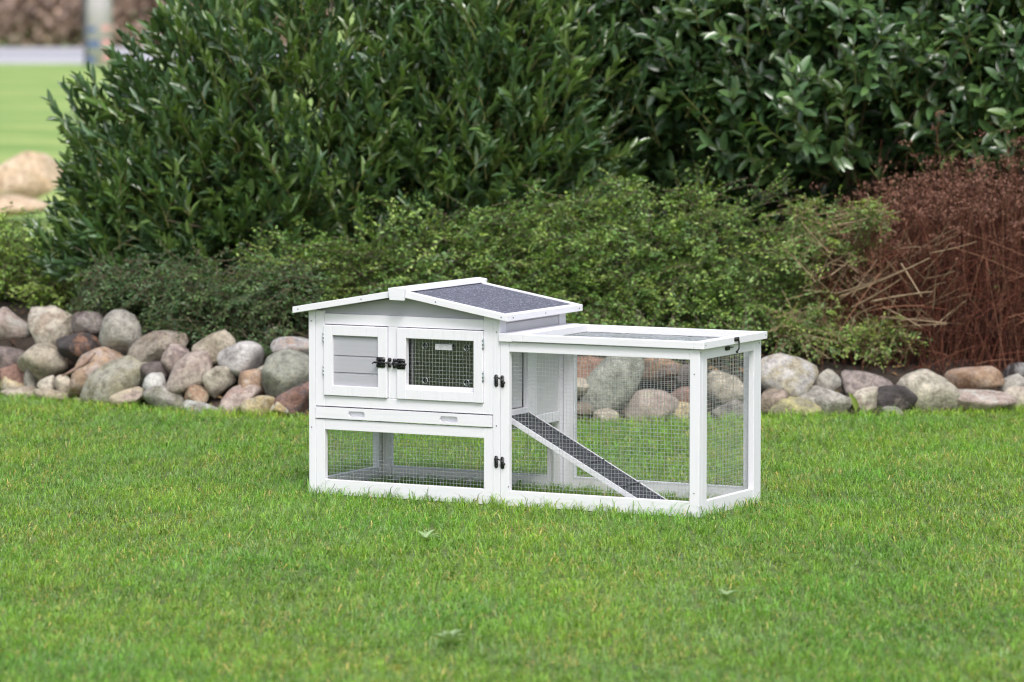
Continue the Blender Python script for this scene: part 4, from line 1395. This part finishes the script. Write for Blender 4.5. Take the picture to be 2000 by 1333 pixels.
# ------------------------------------------------------------------ lawn grass
def lawn():
    # blades over the near lawn, denser inside the picture
    def scatter(n_, wide):
        Y = 8.9 + (17.3 - 8.9) * rng.random(n_)
        half = 0.135 * Y + 0.06 if not wide else 0.20 * Y + 0.9
        X = (2 * rng.random(n_) - 1) * half
        ey = np.interp(X, [-2.6, -2.13, -1.45, -0.84, 0.25, 1.0, 1.53, 2.05, 2.6], [17.3, 17.13, 16.47, 16.14, 15.9, 16.14, 16.28, 16.47, 16.7])
        keep = Y < ey + 0.05
        if wide: keep &= np.abs(X) > 0.135 * Y + 0.03
        return X[keep], Y[keep], ey[keep]
    X, Y, EY = scatter(410000, False)
    X2, Y2, E2 = scatter(80000, True)
    X, Y, EY = np.concatenate([X, X2]), np.concatenate([Y, Y2]), np.concatenate([EY, E2])
    # clumping: pull towards tuft centres
    g = 0.05
    cx = (np.floor(X / g) + 0.5) * g + 0.02 * np.sin(np.floor(Y / g) * 12.9 + np.floor(X / g) * 78.2)
    cy = (np.floor(Y / g) + 0.5) * g + 0.02 * np.cos(np.floor(X / g) * 39.3 + np.floor(Y / g) * 11.1)
    f = 0.45 * rng.random(len(X))
    X = X + (cx - X) * f; Y = Y + (cy - Y) * f
    n_ = len(X)

    def field(s, ph):
        return (np.sin(X * s * 1.3 + ph + 1.7 * np.sin(Y * s * 0.9 + ph)) * np.cos(Y * s * 1.1 - ph * 2 + 1.3 * np.sin(X * s * 0.7)) )
    pat = 0.5 * field(2.1, 0.3) + 0.3 * field(5.3, 1.9) + 0.25 * field(11.0, 4.0)
    tuft = np.modf(np.abs(np.sin(np.floor(X / g) * 127.1 + np.floor(Y / g) * 311.7) * 43758.5453))[0]
    H = (0.018 + 0.024 * rng.random(n_) ** 1.8) * (0.8 + 0.38 * pat + 0.34 * tuft)
    edge = np.clip(1 - (EY - Y) / 0.16, 0, 1)
    H *= 1 + 0.55 * edge * rng.random(n_)
    # the hutch presses the turf where its frame stands; blades inside its walls' footprints are dropped
    c_, s_ = math.cos(0.4849), math.sin(0.4849)
    dx, dy = X + 0.677, Y - 13.656
    hx = dx * c_ - dy * s_
    hy = dx * s_ + dy * c_
    inside = (hx > -0.004) & (hx < T + 0.004) & (hy > -0.004) & (hy < D + 0.004)
    open_ = (hx > 0.03) & (hx < T - 0.028) & (hy > 0.03) & (hy < D - 0.03)
    keep = ~(inside & ~open_)
    H = np.where(inside, H * 1.15, H)
    skirt = ~inside & (hx > -0.05) & (hx < T + 0.05) & (hy > -0.05) & (hy < D + 0.05)
    H = np.where(skirt, H * (1.1 + 0.9 * rng.random(n_) ** 2), H)
    for q in range(70):
        v0 = rnd.uniform(830, 1330); yq = CAM_H * FPX / (v0 - 12.8); xq = rnd.uniform(-0.13, 0.13) * yq
        rq = rnd.uniform(0.012, 0.035)
        dd = ((X - xq) / (rq * 1.8)) ** 2 + ((Y - yq) / (rq * 1.6)) ** 2 + 0.3 * np.sin(X * 170) * np.cos(Y * 150)
        H = np.where(dd < 1, H * 0.45, H)
        keep &= ~((dd < 1) & (rng.random(n_) < 0.75))
    W = 0.0014 + 0.0018 * rng.random(n_)
    az = rng.random(n_) * 2 * math.pi + 1.2 * pat
    lean = (0.45 + 1.45 * rng.random(n_)) * (0.7 + 0.5 * tuft)
    dirx, diry = np.cos(az), np.sin(az)
    base = np.array([(0.158, 0.345, 0.054)])
    shade = 0.42 + 1.05 * rng.random((n_, 1)) + 0.20 * pat[:, None] + 0.45 * (tuft[:, None] - 0.5)
    hue = np.clip(0.5 + 0.45 * field(3.3, 2.2)[:, None] + 0.5 * (rng.random((n_, 1)) - 0.5), 0, 1)
    col = base * shade * (1 - hue) + np.array([(0.245, 0.388, 0.058)]) * shade * hue
    blu = (rng.random(n_) < 0.14 + 0.32 * np.clip(field(4.1, 7.0) + 0.5 * field(9.0, 1.0), 0, 1))
    col[blu] = np.array([0.24, 0.37, 0.15]) * (0.8 + 0.5 * rng.random((blu.sum(), 1)))
    dry = rng.random(n_) < 0.055 + 0.15 * np.clip(field(3.7, 5.5) + 0.6 * field(13.0, 2.0), 0, 1)
    col[dry] = np.array([0.62, 0.50, 0.19]) * (0.6 + 0.7 * rng.random((dry.sum(), 1)))
    lean[dry] *= 1.3; H[dry] *= 0.9
    ed = (edge > 0.2) & (rng.random(n_) < 0.5)
    col[ed] = col[ed] * np.array([1.35, 1.25, 0.9])
    X, Y, H, W, lean, dirx, diry, col, az = (a[keep] for a in (X, Y, H, W, lean, dirx, diry, col, az))
    n_ = len(X)
    tw = az + 1.57 + rng.normal(size=n_) * 0.5
    sx_, sy_ = np.cos(tw) * W * 0.5, np.sin(tw) * W * 0.5
    B = np.stack([X, Y, np.full(n_, GZ - 0.002)], 1)
    S_ = np.stack([sx_, sy_, np.zeros(n_)], 1)
    mid = B + np.stack([dirx * lean * H * 0.28, diry * lean * H * 0.28, H * 0.62], 1)
    bend = np.clip(lean, 0, 1.7)
    tip = B + np.stack([dirx * lean * H * 0.95, diry * lean * H * 0.95, H * (1.05 - 0.32 * bend)], 1)
    V = np.stack([B - S_, B + S_, mid - S_ * 0.9, mid + S_ * 0.9, tip], 1)
    flat = np.array([0, 1, 3, 2, 2, 3, 4])
    F = (np.arange(n_)[:, None] * 5 + flat[None, :]).ravel()
    me = np_mesh('lawn_grass', V.reshape(-1, 3), F, np.tile([4, 3], n_), np.repeat(col, 5, axis=0))
    o = link('lawn_grass', me, GRASS_M)
    tag(o, 'short green lawn grass with yellowish blades around the hutch', 'grass', kind='stuff')


lawn()
